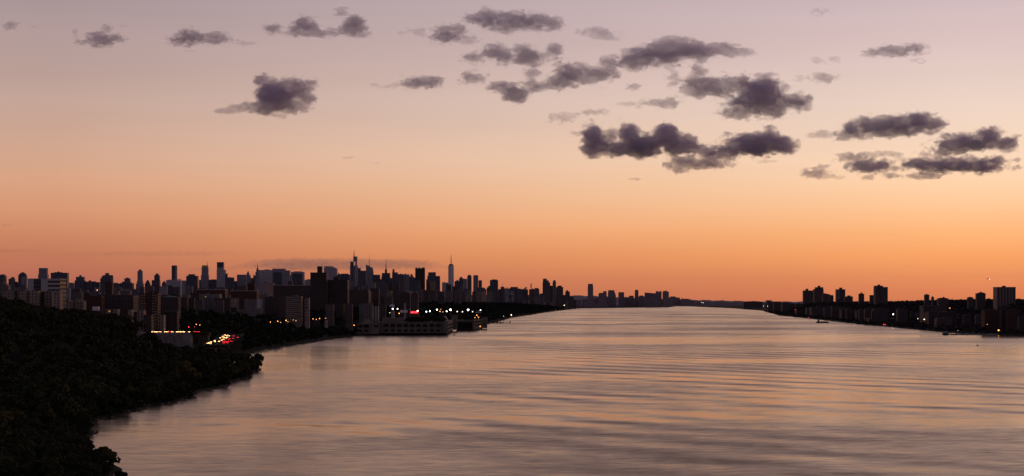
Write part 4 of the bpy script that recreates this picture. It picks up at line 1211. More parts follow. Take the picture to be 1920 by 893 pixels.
bld(3, 1150, 1207, 552, 3600, BROWN, 'dull brown block right of the white ribbed slab', name='apartment_block')
bld(4, 150, 242, 442, 3800, DBROWN, 'dark brown tower with a white chimney in front, left of two', (), [('box', 175, 215, 434)], name='apartment_tower')
bld(4, 250, 320, 446, 3750, BROWN, 'brown tower right behind the red sign, paler than its neighbour', (), [('box', 268, 298, 438)], [(300, 318, 450, 600, ROSED, 'painted_lit_edge')], name='apartment_tower')  # light on the right edge is a paler panel

# --- opposite bank, right
J = 'apartment tower'
bld(7, 374, 534, 250, 6000, JERSEY, 'wide dark tower with a small cabin on its roof, left of the right bank group', (), [('box', 400, 426, 232)], ridge=True, name='apartment_tower')
bld(7, 484, 582, 236, 6100, JERSEY, 'taller stepped dark tower joined to the wide one', [(500, 580, 216)], [('box', 528, 552, 200)], ridge=True, name='apartment_tower')
bld(7, 576, 654, 296, 6200, JERSEY, 'sloping-roofed dark block right of the stepped tower', (), [('wedge', 578, 652, 276, 292)], ridge=True, name='apartment_block')
bld(7, 640, 686, 306, 6250, JERSEY, 'small dark block at the low end of the joined group', [(652, 682, 298)], ridge=True, name='apartment_block')
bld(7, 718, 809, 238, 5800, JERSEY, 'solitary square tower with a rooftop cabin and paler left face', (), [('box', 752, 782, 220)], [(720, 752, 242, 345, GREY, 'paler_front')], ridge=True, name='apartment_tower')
bld(7, 806, 888, 312, 5700, JERSEY, 'low block right of the solitary square tower', [(840, 866, 302)], ridge=True, name='apartment_block')
bld(7, 954, 1007, 284, 5400, JERSEY, 'short slim tower with a small cap alone on the ridge', (), [('box', 972, 990, 271)], ridge=True, name='apartment_tower')
bld(7, 1070, 1128, 298, 5100, JERSEY, 'low wing left of the tallest ridge tower', ridge=True, name='apartment_block')
bld(7, 1124, 1254, 214, 5000, JERSEY, 'tallest tower on the right bank ridge, with a rooftop cabin', [(1124, 1206, 200)], [('box', 1158, 1182, 188)], [(1164, 1180, 204, 345, DBROWN, 'painted_slot_shade')], ridge=True, name='apartment_tower')  # dark strip stands in for a shaded slot
bld(8, 415, 461, 293, 4700, JERSEY, 'small block with a peaked top poking above the tree ridge', (), [('box', 430, 446, 287)], ridge=True, name='apartment_block')
bld(8, 490, 510, 318, 4700, JERSEY, 'tiny pointed turret on the tree ridge', (), [('pyr', 493, 507, 308)], ridge=True, name='turret_house')
bld(8, 558, 662, 332, 4600, JERSEY, 'low wide house with a chimney on the tree ridge', [(580, 640, 326)], [('box', 612, 626, 317)], ridge=True, name='house')
bld(8, 868, 922, 322, 4200, JERSEY, 'low pale-roofed house on the ridge left of a dark square tower', (), [('box', 880, 905, 317)], ridge=True, name='house')
bld(8, 960, 1050, 280, 4000, JERSEY, 'dark square tower with a lumpy top at the ridge near the right edge', [(980, 1040, 272)], [('box', 1000, 1018, 264)], ridge=True, name='apartment_tower')
bld(8, 1168, 1364, 218, 3800, RIBJ, 'wide ribbed slab on the ridge at the far right', (), [('box', 1244, 1276, 200), ('edge', 1.0, GREY)], ridge=True, name='apartment_slab')
bld(8, 1040, 1218, 458, 3360, REDB, 'left half of the big brick block by the pier, with a pale roof line', (), [('edge', .8, ROSED)], name='apartment_block')
bld(8, 1214, 1278, 446, 3380, DBROWN, 'dark recessed middle of the big brick block by the pier', (), [('box', 1222, 1262, 432)], name='apartment_block')
bld(8, 1276, 1402, 458, 3360, REDB, 'right half of the big brick block by the pier', (), [('edge', .8, ROSED)], [(1345, 1362, 462, 670, DBROWN, 'painted_slot_shade')], name='apartment_block')  # slot drawn as a dark strip, shade in the colour
bld(8, 1400, 1500, 520, 3420, DBROWN, 'dark low block cut by the right edge behind the last pier lamp', name='apartment_block')
bld(8, 400, 640, 412, 4300, DUSK, 'long dusky pink block half way up the wooded cliff', [(470, 600, 406)], name='apartment_block')
bld(8, 455, 752, 474, 4150, DUSK, 'wide dusky pink apartment block below the cliff', [(640, 740, 466)], name='apartment_block')
bld(8, 540, 700, 540, 3950, ROSED, 'pale pink stepped low block near the right bank shore', [(620, 690, 532)], name='apartment_block')
bld(8, 950, 1036, 512, 3900, DUSK, 'small pale-roofed block left of the big brick one', (), [('pyr', 955, 1030, 502)], name='house')
bld(8, 820, 900, 508, 4000, DUSK, 'small dusky house below the ridge, left of the pale-roofed one', (), [('pyr', 825, 895, 498)], name='house')
bld(8, 130, 235, 446, 4600, DUSK, 'dusky stepped block below the right bank ridge, under the tallest tower', [(150, 200, 440)], name='apartment_block')
bld(7, 455, 772, 424, 6300, DUSK, 'long dusky brown block under the cliff below the joined towers', [(520, 760, 415)], name='apartment_slab')
bld(7, 770, 935, 458, 5600, DUSK, 'lower dusky brown block right of the long one under the cliff', name='apartment_slab')
bld(7, 930, 1075, 462, 5300, DUSK, 'dark flat block on the shore flats under the slim ridge tower', name='warehouse')
bld(7, 1060, 1365, 545, 4300, DUSK, 'long low shed with a pale flat roof by the right bank water', (), [('edge', .7, ROSE)], name='warehouse')
bld(7, 1110, 1270, 438, 4900, DUSK, 'pale low terrace on the cliff foot under the tallest ridge tower', name='apartment_block')
bld(7, 120, 308, 488, 6500, ROSED, 'pale low pier shed at the tip of the right bank', (), [('edge', .6, GREY)], name='pier_shed')
bld(7, 300, 450, 452, 6600, DUSK, 'dark low shed with a red light, behind the pier shed', name='warehouse')
bld(7, 150, 232, 376, 9000, DUSK, 'low dark block on the shoulder of the distant ridge', name='apartment_block')

# --- crowded streets between: the rows of lesser blocks
def infill(prof_, Y, wr, mats, label, group, seed, jit=5, gap=0.15, name='apartment_block', hide=None):
    r_ = random.Random(seed)
    x = prof_[0][0]
    while x < prof_[-1][0]:
        w = r_.uniform(*wr)
        if r_.random() > gap:
            yt = lerp_tab(prof_, x + w / 2) + r_.uniform(-jit, jit * .7)
            y = Y * r_.uniform(.94, 1.06)
            roof = []
            lab = label[min(len(label) - 1, int((x - prof_[0][0]) / (prof_[-1][0] - prof_[0][0]) * len(label)))]
            if r_.random() < .55:
                c = r_.uniform(.25, .7)
                roof = [('box', x + w * c, x + w * (c + r_.uniform(.12, .3)), yt - r_.uniform(1.0, 2.6))]
            if r_.random() < .35:
                c = r_.uniform(.1, .85)
                roof.append(('tank', x + w * c, x + w * c + r_.uniform(1.0, 1.8), yt - r_.uniform(1.6, 2.6)) if r_.random() < .6 else ('mast', x + w * c, yt - r_.uniform(2, 4.5), r_.uniform(.3, .6)))
            bld('p', x, x + w, yt, y, r_.choice(mats), lab, (), roof, name=name, group=group)
        x += w * r_.uniform(.92, 1.25)


Q = 'in the jumble of rooftops below'
infill([(-6, 541), (120, 542), (240, 540), (330, 537), (420, 540), (500, 537)], 8800, (8, 17), [FARD, FAR, ROSED, FARD, GREY], ['hazy block %s the slim far left towers' % Q, 'hazy block %s the crane tower and its neighbours' % Q], 'hazy rooftops below the far left towers', 31, 4)
infill([(500, 536), (640, 540), (700, 533), (760, 526), (830, 534), (900, 541), (985, 546)], 7600, (8, 16), [FARD, FARD, ROSED, BROWN, FAR], ['dusky block %s the spired skyscrapers' % Q, 'dusky block %s the lone tapering tower' % Q], 'dusky rooftops below the central skyscrapers', 32, 4.5)
infill([(-6, 549), (60, 553), (130, 551), (240, 549), (330, 551), (420, 553), (520, 550)], 5200, (9, 20), [DBROWN, ROSED, GREY, BROWN, FARD, ROSE], ['dim block in the mid-distance street rows left of the window-column tower', 'dim block in the mid-distance street rows right of the window-column tower'], 'mid-distance street blocks on the left', 33, 4)
infill([(112, 558), (190, 562), (300, 558), (420, 562), (470, 560)], 3600, (9, 20), [DBROWN, BROWN, ROSED, GREY, DBROWN], ['dark block in the nearest street rows above the hill', 'dark block in the nearest street rows above the cove woods'], 'nearest dark street blocks on the left', 34, 3.5, .1)
infill([(700, 548), (790, 545), (860, 547), (940, 550), (1010, 556), (1072, 563)], 5600, (7, 14), [ROSE, ROSED, ROSED, CREAM, GREY], ['rosy apartment block facing the long strip of riverside trees, toward its left end', 'rosy apartment block facing the long strip of riverside trees, toward its far end'], 'rosy riverside apartment row', 35, 3.5, .05)
infill([(782, 553), (860, 557), (950, 561), (1010, 564), (1060, 569)], 6200, (5, 10), [ROSE, ROSED, CREAM, ROSE, GREY], ['narrow pinkish block right above the long strip of riverside trees, nearer end', 'narrow pinkish block right above the long strip of riverside trees, farther end'], 'narrow pinkish blocks above the riverside trees', 45, 2.5, .25)
infill([(690, 560), (740, 556), (790, 553)], 4300, (8, 14), [BROWN, DBROWN, ROSED], ['brown block crowded behind the red neon sign'], 'brown blocks behind the sign', 36, 3, .1)
infill([(595, 571), (640, 571), (690, 570)], 3480, (9, 16), [GREY, WHITE, ROSED, DBROWN], ['low pale-roofed block beneath the big dark brown slabs'], 'low pale-roofed blocks', 37, 1.2, .1)
infill([(1075, 562), (1130, 560), (1200, 560.5), (1262, 561), (1310, 566)], 17500, (8, 18), [BAY], ['low hazy building in the row beyond the bay'], 'low hazy buildings beyond the bay', 38, 2, .05, name='building')
infill([(1440, 566), (1500, 569)], 9500, (8, 16), [JERSEY], ['low dark building on the far bend of the right bank'], 'low buildings on the bend', 39, 1.5, .2, name='building')
infill([(1560, 576), (1640, 582), (1700, 588), (1760, 592), (1850, 594)], 4900, (9, 18), [DUSK, JERSEY, DUSK], ['low dark house on the flats under the opposite cliff'], 'low houses under the opposite cliff', 40, 2.5, .3, name='house')
infill([(1500, 577), (1560, 577), (1600, 580)], 6200, (9, 20), [DUSK, JERSEY], ['low dark shed along the opposite shore'], 'low sheds along the opposite shore', 41, 1.5, .25, name='shed')

# ------------------------------------------------------------------ arched waterfront building
STONE = surface('pale_concrete', (0.15, 0.116, 0.102), 0.9, .15, .18, .05)
STONE_L = surface('light_concrete', (0.215, 0.165, 0.14), 0.9, .15, .15, .05)
VOID = surface('painted_opening_shade', (0.022, 0.018, 0.018), 0.9, .1, .1, .3)  # near-black for flat arch panels, shade in the colour; also window bands
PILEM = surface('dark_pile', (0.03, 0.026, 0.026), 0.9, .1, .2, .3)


def arch_panel(x0, x1, z0, z1, y):  # flat sheet without a recess, its dark material supplies the shade
    mb = MB()
    r = (x1 - x0) / 2
    xm = (x0 + x1) / 2
    pts_ = [(x0, z0), (x1, z0)]
    for i in range(9):
        a = math.pi * i / 8
        pts_.append((xm + r * math.cos(a), z1 - min(r, (z1 - z0) * .5) + min(r, (z1 - z0) * .5) * math.sin(a)))
    k = len(pts_)
    mb.v = [(px, y, pz) for px, pz in pts_]
    mb.f = [tuple(range(k))]
    return mb


def wall_run(root, ax, ay, bx_, by_, z0, z1, mat, name='wall', th=4.0):
    """upright wall slab from a to b (local metres)"""
    d = Vector((bx_ - ax, by_ - ay)).normalized()
    n_ = Vector((-d.y, d.x)) * th
    return MB().poly([(ax, ay), (bx_, by_), (bx_ + n_.x, by_ + n_.y), (ax + n_.x, ay + n_.y)], z0, z1).build(name, mat, root)


# main block: front wall facing the bridge, long end wall along the river
Y = 3450
X0, X1 = wx('r', 425, Y), wx('r', 1172, Y)
zt = wz('r', 272, Y); zb = 3.6
root = tag(empty('waterfront_building', (X0, Y, 0)), 'long concrete waterfront building with two rows of arches, trees on its roof', 'building')
W = X1 - X0
body = MB().box(0, W, 0, 430, zb, zt).build('body', STONE, root)
MB().box(-.8, W + .8, -.8, 430.8, zt, zt + 1.1).build('cornice', STONE_L, root)
MB().box(-.5, W + .5, -.5, -.02, 10.6, 11.3).build('string_course', STONE_L, root)
for cx in (505, 580, 652, 725, 797, 870, 943, 1020, 1090):
    c = wx('r', cx, Y) - X0
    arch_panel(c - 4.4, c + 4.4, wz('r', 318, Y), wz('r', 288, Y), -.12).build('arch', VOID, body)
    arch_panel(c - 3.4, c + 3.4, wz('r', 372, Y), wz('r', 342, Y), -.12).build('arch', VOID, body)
for cx in (542, 616, 688, 761, 833, 906, 981, 1055):
    c = wx('r', cx, Y) - X0
    MB().box(c - .8, c + .8, -.45, -.02, zb, zt - .01).build('pilaster', STONE_L, body)
mb = MB().box(W, W + .6, 2, 428, zb + 1, zt - .01)
mb.build('end_wall', STONE_L, root)
for z_ in (8.0, 14.5):
    MB().box(W + .6, W + .75, 20, 410, z_, z_ + 3.6).build('window_band', VOID, root)
MB().box(W - 3, W + 4, -2, 6, zb, zt + 2.5).build('corner_pier', STONE_L, root)
MB().box(W - 3, W + 9, 426, 440, zb, zt + 11).build('corner_tower', STONE_L, root)
for i in range(19):
    MB().cyl(4 + i * (W - 8) / 18, 3, 1.3, -2, zb, None, 8).build('pile', PILEM, root)
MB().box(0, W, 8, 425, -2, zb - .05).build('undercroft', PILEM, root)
MB().box(wx('r', 435, Y) - X0, wx('r', 670, Y) - X0, 60, 100, zt, wz('r', 218, Y + 60)).build('roof_pavilion', STONE_L, root)
# left wing
Y2 = 3440
A0, A1 = wx('r', 178, Y2), wx('r', 424, Y2)
root = tag(empty('waterfront_building', (A0, Y2, 0)), 'lower arched left wing of the waterfront building, with a shallow pyramid roof', 'building')
W2 = A1 - A0
zt2 = wz('r', 282, Y2)
body = MB().box(0, W2, 0, 90, 2, zt2).build('body', STONE, root)
MB().box(wx('r', 322, Y2) - A0, W2 - .3, -1.2, 20, 2.2, zt2 + 1.2).build('corner_pier', STONE_L, root)
for cx in (212, 280):
    c = wx('r', cx, Y2) - A0
    arch_panel(c - 4.6, c + 4.6, wz('r', 326, Y2), wz('r', 294, Y2), -.1).build('arch', VOID, body)
    arch_panel(c - 3.6, c + 3.6, wz('r', 374, Y2), wz('r', 348, Y2), -.1).build('arch', VOID, body)
MB().box(wx('r', 370, Y2) - A0, wx('r', 415, Y2) - A0, -1.4, -1.21, wz('r', 320, Y2), wz('r', 300, Y2)).build('window_band', VOID, root)
MB().box(-1, W2, 4, 88, -2, 2).build('undercroft', PILEM, root)
px0, px1 = wx('r', 215, Y2) - A0, wx('r', 322, Y2) - A0
pm = (px0 + px1) / 2
MB().poly([(px0, 30), (px1, 30), (px1, 60), (px0, 60)], zt2, wz('r', 232, Y2 + 30), [(pm - 3, 42), (pm + 3, 42), (pm + 3, 48), (pm - 3, 48)]).build('pyramid_roof', STONE_L, root)
# farther block
Y3 = 3960
B0, B1, B2 = wx('r', 1290, Y3), wx('r', 1490, Y3), wx('r', 1592, 4170)
root = tag(empty('waterfront_building', (B0, Y3, 0)), 'farther dark concrete block with orange lamps on its pale river wall', 'building')
z3 = wz('r', 250, Y3)
w3, e3 = B1 - B0, B2 - B0
MB().poly([(0, 0), (w3, 0), (e3, 210), (0, 210)], 3, z3).build('body', STONE, root)
MB().poly([(-.5, -.5), (w3 + .5, -.5), (e3 + .6, 210.5), (-.5, 210.5)], z3, z3 + 1).build('cornice', STONE_L, root)
MB().box(2, w3 - 3, -.4, -.02, 4, z3 - 3).build('painted_front_shade', VOID, root)  # dark sheet over the front wall paints it as shaded
for z_ in (9.5, 16.5):
    MB().poly([(w3 + .08 + (e3 - w3) * .12, 25), (w3 + .8 + (e3 - w3) * .12, 25), (w3 + .8 + (e3 - w3) * .93, 196), (w3 + .08 + (e3 - w3) * .93, 196)], z_, z_ + 3.4).build('window_band', VOID, root)
MB().box(wx('r', 1586, 4180) - B0, wx('r', 1640, 4180) - B0, 212, 250, 2, wz('r', 214, 4180)).build('corner_tower', STONE_L, root)
MB().poly([(1, 3), (w3 - 1, 3), (e3 - 1, 208), (1, 208)], -2, 2.95).build('undercroft', PILEM, root)


# trees planted along its roof
def roof_wood(x0, x1, y0, y1, z, n, hr, label, seed):
    rs = np.random.RandomState(seed)
    V, Q, base = [], [], 0
    for i in range(n):
        h = rs.uniform(*hr)
        c, nn_ = crown_points(rs, h, h * .5, 70, 6, .8)
        c += np.array([rs.uniform(x0, x1), rs.uniform(y0, y1), z - 1.0])
        v, q = leaf_quads(c, nn_, np.full(70, 1.5), rs)
        V.append(v); Q.append(q + base); base += len(v)
    tag(mesh_np('rooftop_trees', np.concatenate(V), np.concatenate(Q), WOOD_LEAF), label, 'trees', kind='stuff')


roof_wood(X0 + 50, X1 - 6, Y + 8, Y + 150, zt, 130, (7, 12), 'dark band of trees on the roof of the arched building', 51)
roof_wood(B0 + 2, B0 + w3, Y3 + 10, Y3 + 150, z3, 50, (7, 11), 'dark trees on the roof of the farther concrete block', 52)
# rooftop tents and sheds behind
tentY = 3640
tm = MB()
x0, x1 = wx('r', 1140, tentY), wx('r', 1196, tentY)
tm.ball((0, 0, 0), (x1 - x0) / 2, 14, wz('r', 196, tentY) - zt - 1, 14, 6, True)
tag(tm.build('tent', surface('tent_fabric', (0.40, 0.36, 0.33), .8, .2, .1, .2), loc=((x0 + x1) / 2, tentY, zt + 1), smooth=True), 'pale curved tent on the roof end of the arched building', 'tent')
for i, (a, b_, y, lab) in enumerate([(1258, 1310, 184, 'pale low roof shed left of two on the terrace behind the trees'), (1320, 1400, 188, 'longer pale roof shed in the middle of the terrace behind the trees'), (1402, 1440, 180, 'small pale peaked shed at the end of the terrace behind the trees')]):
    bld('r', a, b_, y + 12, 4420, ROSED, lab, (), [('pyr', a, b_, y, None, STONE_L) if False else ('edge', 1.6, STONE_L)], name='shed')

# ------------------------------------------------------------------ lamps
POLE = surface('lamp_pole', (0.06, 0.058, 0.06), .6, .3, .1, 1.0)
WGL = glow('white_lamp', (1.0, 0.93, 0.86, 1), 7)
WGL2 = glow('warm_white_lamp', (1.0, 0.78, 0.52, 1), 5)
OGL = glow('orange_lamp', (1.0, 0.36, 0.09, 1), 4.5)
DGL = glow('dim_orange_lamp', (1.0, 0.40, 0.14, 1), 2.2)
DWG = glow('dim_white_lamp', (1.0, 0.82, 0.62, 1), 2.0)
RGL = glow('red_lamp', (1.0, 0.04, 0.05, 1), 5)
RGL2 = glow('dim_red_lamp', (1.0, 0.05, 0.06, 1), 1.8)


def lamp(z, x, y, Y, r, mat, label, name='street_lamp', group=None):
    for _ in range(60):
        X = wx(z, x, Y)
        if ground(X, Y) > 1.2 or (z == 'r' and x > 170) or Y > 20000: break
        Y *= 1.02
    Z = wz(z, y, Y)
    g = max(0.5, ground(X, Y))
    if Z - g < 3: g = Z - 3
    r *= 0.8
    root = tag(empty(name, (X, Y, g)), label, 'lamp', group)
    h = Z - g
    MB().cyl(0, 0, .22, 0, h - r * .8, .12, 8).build('pole', POLE, root)
    hs = MB().box(-r * .75, r * .75, r * .1, r * .6, h - r * .3, h + r * .95).build('housing', POLE, root)
    MB().ball((0, 0, h), r, r, r * .9, 12, 8).build('bulb', mat, hs, smooth=True)
    return root


GL = 'white floodlights along the park roof'
lamp('r', 1228, 127, 4300, 2.9, WGL, 'biggest white floodlight, left of the two largest over the park', 'floodlight')
lamp('r', 1426, 127, 4300, 2.7, WGL, 'big white floodlight, right of the two largest over the park', 'floodlight')
lamp('r', 1076, 125, 4250, 2.0, WGL, 'white floodlight halfway between the red sign and the biggest floodlight', 'floodlight')
lamp('r', 998, 141, 4250, 2.0, WGL, 'white floodlight second right of the red sign', 'floodlight')
lamp('r', 957, 148, 4250, 1.7, WGL, 'smaller white floodlight first right of the red sign', 'floodlight')
lamp('r', 858, 138, 3655, 1.6, WGL, 'white lamp perched at the top right corner of the red sign', 'floodlight')
lamp('r', 1185, 144, 4300, 1.7, WGL, 'white lamp just lower left of the biggest floodlight', 'floodlight')
lamp('r', 578, 115, 4000, 1.9, WGL, 'white lamp left of a fainter twin near the pale billboard', 'floodlight')
lamp('r', 632, 115, 4000, 1.5, WGL, 'fainter white lamp above the pale billboard', 'floodlight')
lamp('r', 1304, 146, 4300, 1.4, WGL2, 'dimmer warm lamp between the two biggest floodlights, the left one')
lamp('r', 1363, 148, 4300, 1.4, WGL2, 'dimmer warm lamp between the two biggest floodlights, the right one')
lamp('r', 1476, 147, 4300, 1.2, WGL2, 'small warm lamp right of the right-hand big floodlight')
lamp('r', 1565, 131, 4300, 1.3, WGL, 'small white lamp over the striped billboard')
lamp('r', 1119, 121, 4300, 1.0, DGL, 'faint amber lamp above an orange one near the biggest floodlight')
lamp('r', 1110, 144, 4280, 1.2, OGL, 'orange lamp under the faint amber one')
lamp('r', 1142, 150, 4280, 1.0, DWG, 'faint low lamp right of the orange one')
lamp('r', 545, 160, 3800, 1.0, DWG, 'faint lamp left of the white column foot')
lamp('r', 650, 167, 3640, 1.2, OGL, 'orange lamp at the lower left corner of the pale billboard')
lamp('r', 1523, 187, 4200, 1.3, OGL, 'orange lamp highest on the farther concrete block')
lamp('r', 1545, 215, 4150, 1.0, OGL, 'orange lamp lowest right on the farther concrete block roof')
lamp('r', 1535, 200, 4180, .9, DGL, 'dim orange lamp between the highest and lowest on the farther block')
GO = 'orange lamps in a row on the farther block roof'
for x, y in ((1460, 230), (1483, 222), (1503, 215)):
    lamp('r', x, y, 4050, 1.0, OGL, 'orange lamp in the short slanting row of three on the farther block roof', group=GO)
lamp('r', 1562, 313, 4095, 1.2, OGL, 'red-orange lamp low on the pale river wall of the farther block')
lamp('r', 143, 300, 3430, 1.0, OGL, 'orange lamp left of the arched left wing by the trees')
lamp('r', 1912, 184, 5600, 1.8, WGL2, 'warm lamp on the tree strip shore right of the concrete block')
lamp('r', 1825, 199, 5400, 1.0, DWG, 'faint lamp on the tree strip left of the warm shore lamp')
for x, y, mm, r_, lab in [(573, 775, OGL, .8, 'leftmost orange lamp in the dark woods by the cove'), (676, 764, OGL, .95, 'second orange lamp from the left in the cove woods'), (715, 780, DGL, .8, 'dim lamp low between two orange ones in the cove woods'),
                          (792, 752, OGL, 1.1, 'brightest orange lamp of the left cluster in the cove woods'), (817, 768, DGL, .7, 'dim lamp just right below the brightest orange one'), (893, 744, DGL, .7, 'dim yellowish lamp at the middle of the cove woods'), (930, 756, DGL, .8, 'dim lamp right of the dim yellowish one'),
                          (1025, 770, DGL, .9, 'dim lamp upper left of the bright low cove lamp'), (1078, 811, WGL2, 1.5, 'brightest low lamp in the cove woods'), (1168, 730, OGL, .9, 'orange lamp, first of three on the upper right of the cove woods'), (1214, 737, OGL, .8, 'orange lamp, middle of three on the upper right of the cove woods'),
                          (1259, 725, OGL, 1.0, 'orange lamp, last of three on the upper right of the cove woods'), (1344, 722, DGL, .9, 'dim lamp atop the little pale hut in the woods')]:
    lamp('m', x, y, 3460 if x > 1000 else 3020, r_, mm, lab)
bld('m', 1330, 1365, 745, 3490, ROSE, 'little pale hut among trees right of the cove lamps', (), [('edge', .5, ROOFM)], name='hut')
bld('m', 1170, 1250, 755, 3500, DBROWN, 'dim low shed among the cove lamps', (), [('edge', .5, ROOFM)], name='shed')
lamp('v', 1043, 261, 2160, .62, RGL, 'red signal light over the right end of the viaduct', 'traffic_light')
lamp('v', 1108, 258, 2190, .45, RGL2, 'dim red signal light right of the brighter red one', 'traffic_light')
lamp('v', 1128, 230, 2220, .6, OGL, 'orange lamp, higher of two above the viaduct end')
lamp('v', 1168, 237, 2230, .55, OGL, 'orange lamp, lower of two above the viaduct end')
lamp('n', 612, 180, 3300, .9, OGL, 'single amber light among the mid-left rooftops')
lamp(5, 625, 527, 9300, 3.0, WGL2, 'warm lamp at the far right end of the riverside trees')
lamp(5, 515, 578, 9600, 2.8, WGL2, 'whitish lamp by the red one on the riverside road end')
lamp(5, 535, 580, 9650, 2.8, RGL, 'red lamp by the whitish one on the riverside road end')
lamp(5, 472, 592, 9300, 1.8, DGL, 'dim lamp left of the red and white pair')
lamp(5, 440, 600, 9200, 1.8, RGL2, 'dim red lamp leftmost of the riverside road end')
lamp(6, 737, 491, 17000, 2.6, WGL2, 'left one of two distant lamps on the far shore')
lamp(6, 757, 498, 17000, 2.6, WGL2, 'right one of two distant lamps on the far shore')
lamp(6, 1478, 537, 9700, 2.0, DWG, 'faint lamp on the bend shore, left of a pair')
lamp(6, 1527, 537, 9700, 1.6, WGL2, 'faint lamp on the bend shore, right of a pair')
lamp(7, 1310, 500, 4500, 1.9, WGL, 'brightest white lamp on the opposite bank flats')
lamp(7, 1032, 495, 5200, 1.3, DWG, 'faint white lamp under the slim ridge tower')
lamp(7, 1210, 607, 4350, 1.1, RGL, 'left red lamp of a close pair at the right bank waterline')
lamp(7, 1225, 607, 4350, 1.0, RGL, 'right red lamp of a close pair at the right bank waterline')
lamp(8, 340, 545, 4250, 1.2, DWG, 'faint lamp left of a yellowish one on the opposite flats')
lamp(8, 407, 552, 4200, 1.4, WGL2, 'yellowish lamp on the opposite flats below the pink block')
lamp(8, 675, 435, 4350, 1.1, OGL, 'orange lamp half way up the opposite cliff')
lamp(8, 1185, 667, 3420, 1.7, OGL, 'bright orange lamp in front of the big brick block, left one')
lamp(8, 1382, 667, 3400, 1.7, OGL, 'bright orange lamp near the right edge, right one of two')
lamp(8, 1065, 605, 3345, .8, DGL, 'dim orange lamp at the left corner of the big brick block')
lamp(8, 758, 670, 3640, .9, DWG, 'faint lamp behind the pier, nearest the ferry')
lamp(8, 880, 670, 3620, .9, DWG, 'faint lamp behind the pier, middle of three')
lamp(8, 997, 672, 3600, .9, DWG, 'faint lamp behind the pier, nearest the brick block')

# ------------------------------------------------------------------ signs and rooftop things by the park
def board(z, x0, x1, y0, y1, Y, mat, label, name, cat, legs=True, stripes=()):
    X0_, X1_ = wx(z, x0, Y), wx(z, x1, Y)
    xm = (X0_ + X1_) / 2
    za, zb_ = wz(z, y1, Y), wz(z, y0, Y)
    g = max(1, ground(xm, Y))
    g = min(g, za - 2)
    root = tag(empty(name, (xm, Y, g)), label, cat)
    w = (X1_ - X0_) / 2
    MB().box(-w, w, 0, .6, za - g, zb_ - g).build('panel', mat, root)
    for s in (-.7, .7):
        MB().box(w * s - .3, w * s + .3, .65, 1.2, 0, zb_ - g - .3).build('post', POLE, root)
    for (a, b_, c, d_, mm) in stripes:
        MB().box(-w + 2 * w * a, -w + 2 * w * b_, -.25, -.02, za - g + (zb_ - za) * c, za - g + (zb_ - za) * d_).build('stripe', mm, root)
    return root


board('r', 780, 864, 143, 167, 3660, glow('red_neon', (1.0, 0.015, 0.03, 1), 1.6), 'glowing red neon sign among the park lights', 'neon_sign', 'sign',
      stripes=[(.04 + i * .078, .04 + i * .078 + .05, .42, .68, glow('bright_red_neon', (1.0, .10, .10, 1), 4)) for i in range(12) if i != 5])
board('r', 660, 745, 130, 158, 3650, PWHITE, 'pale blank billboard beside the white column', 'billboard', 'sign')
board('r', 1514, 1574, 138, 160, 4350, PWHITE, 'billboard with a blue patch and faded red stripes right of the big floodlights', 'billboard', 'sign',
      stripes=[(0, .4, .45, 1, surface('board_blue', (.06, .07, .16), .7, .2)), (.4, 1, .75, .92, surface('board_red', (.40, .10, .10), .7, .2)), (0, 1, .28, .42, surface('board_red', (.4, .1, .1))), (.4, 1, .52, .62, surface('board_red', (.4, .1, .1)))])
# white chimney column
Y = 3670
X_c = wx('r', 716, Y)
g = ground(X_c, Y)
root = tag(empty('chimney', (X_c, Y, g)), 'tall whitish square chimney rising behind the pale billboard', 'chimney')
w = (wx('r', 728, Y) - wx('r', 705, Y)) / 2
MB().poly([(-w, -w), (w, -w), (w, w), (-w, w)], 0, wz('r', 52, Y) - g, [(-w * .85, -w * .85), (w * .85, -w * .85), (w * .85, w * .85), (-w * .85, w * .85)]).build('shaft', surface('pale_chimney', (.34, .27, .26), .9, .2, .12, .1), root)
MB().box(-w, w, -w, w, wz('r', 52, Y) - g, wz('r', 46, Y) - g).build('cap', ROOFM, root)
# white water tank on legs
Y = 3900
X_c = wx('r', 568, Y); g = ground(X_c, Y)
root = tag(empty('water_tower', (X_c, Y, g)), 'small white water tank on a tower above the lamp pair', 'water tower')
zt_, zb_ = wz('r', 64, Y) - g, wz('r', 94, Y) - g
MB().cyl(0, 0, 5.8, zb_, zt_ - 3, None, 14).cyl(0, 0, 6.2, zt_ - 3, zt_, 1, 14).build('tank', PWHITE, root)
for sx, sy in ((-1, -1), (1, -1), (1, 1), (-1, 1)):
    MB().tube((sx * 5, sy * 5, 0), (sx * 3.6, sy * 3.6, zb_), .4, .3).build('leg', STEEL, root)
bld('r', 560, 594, 138, 3850, WHITE, 'small pale block under the white water tank', (), [('edge', .5, ROOFM)], name='hut')

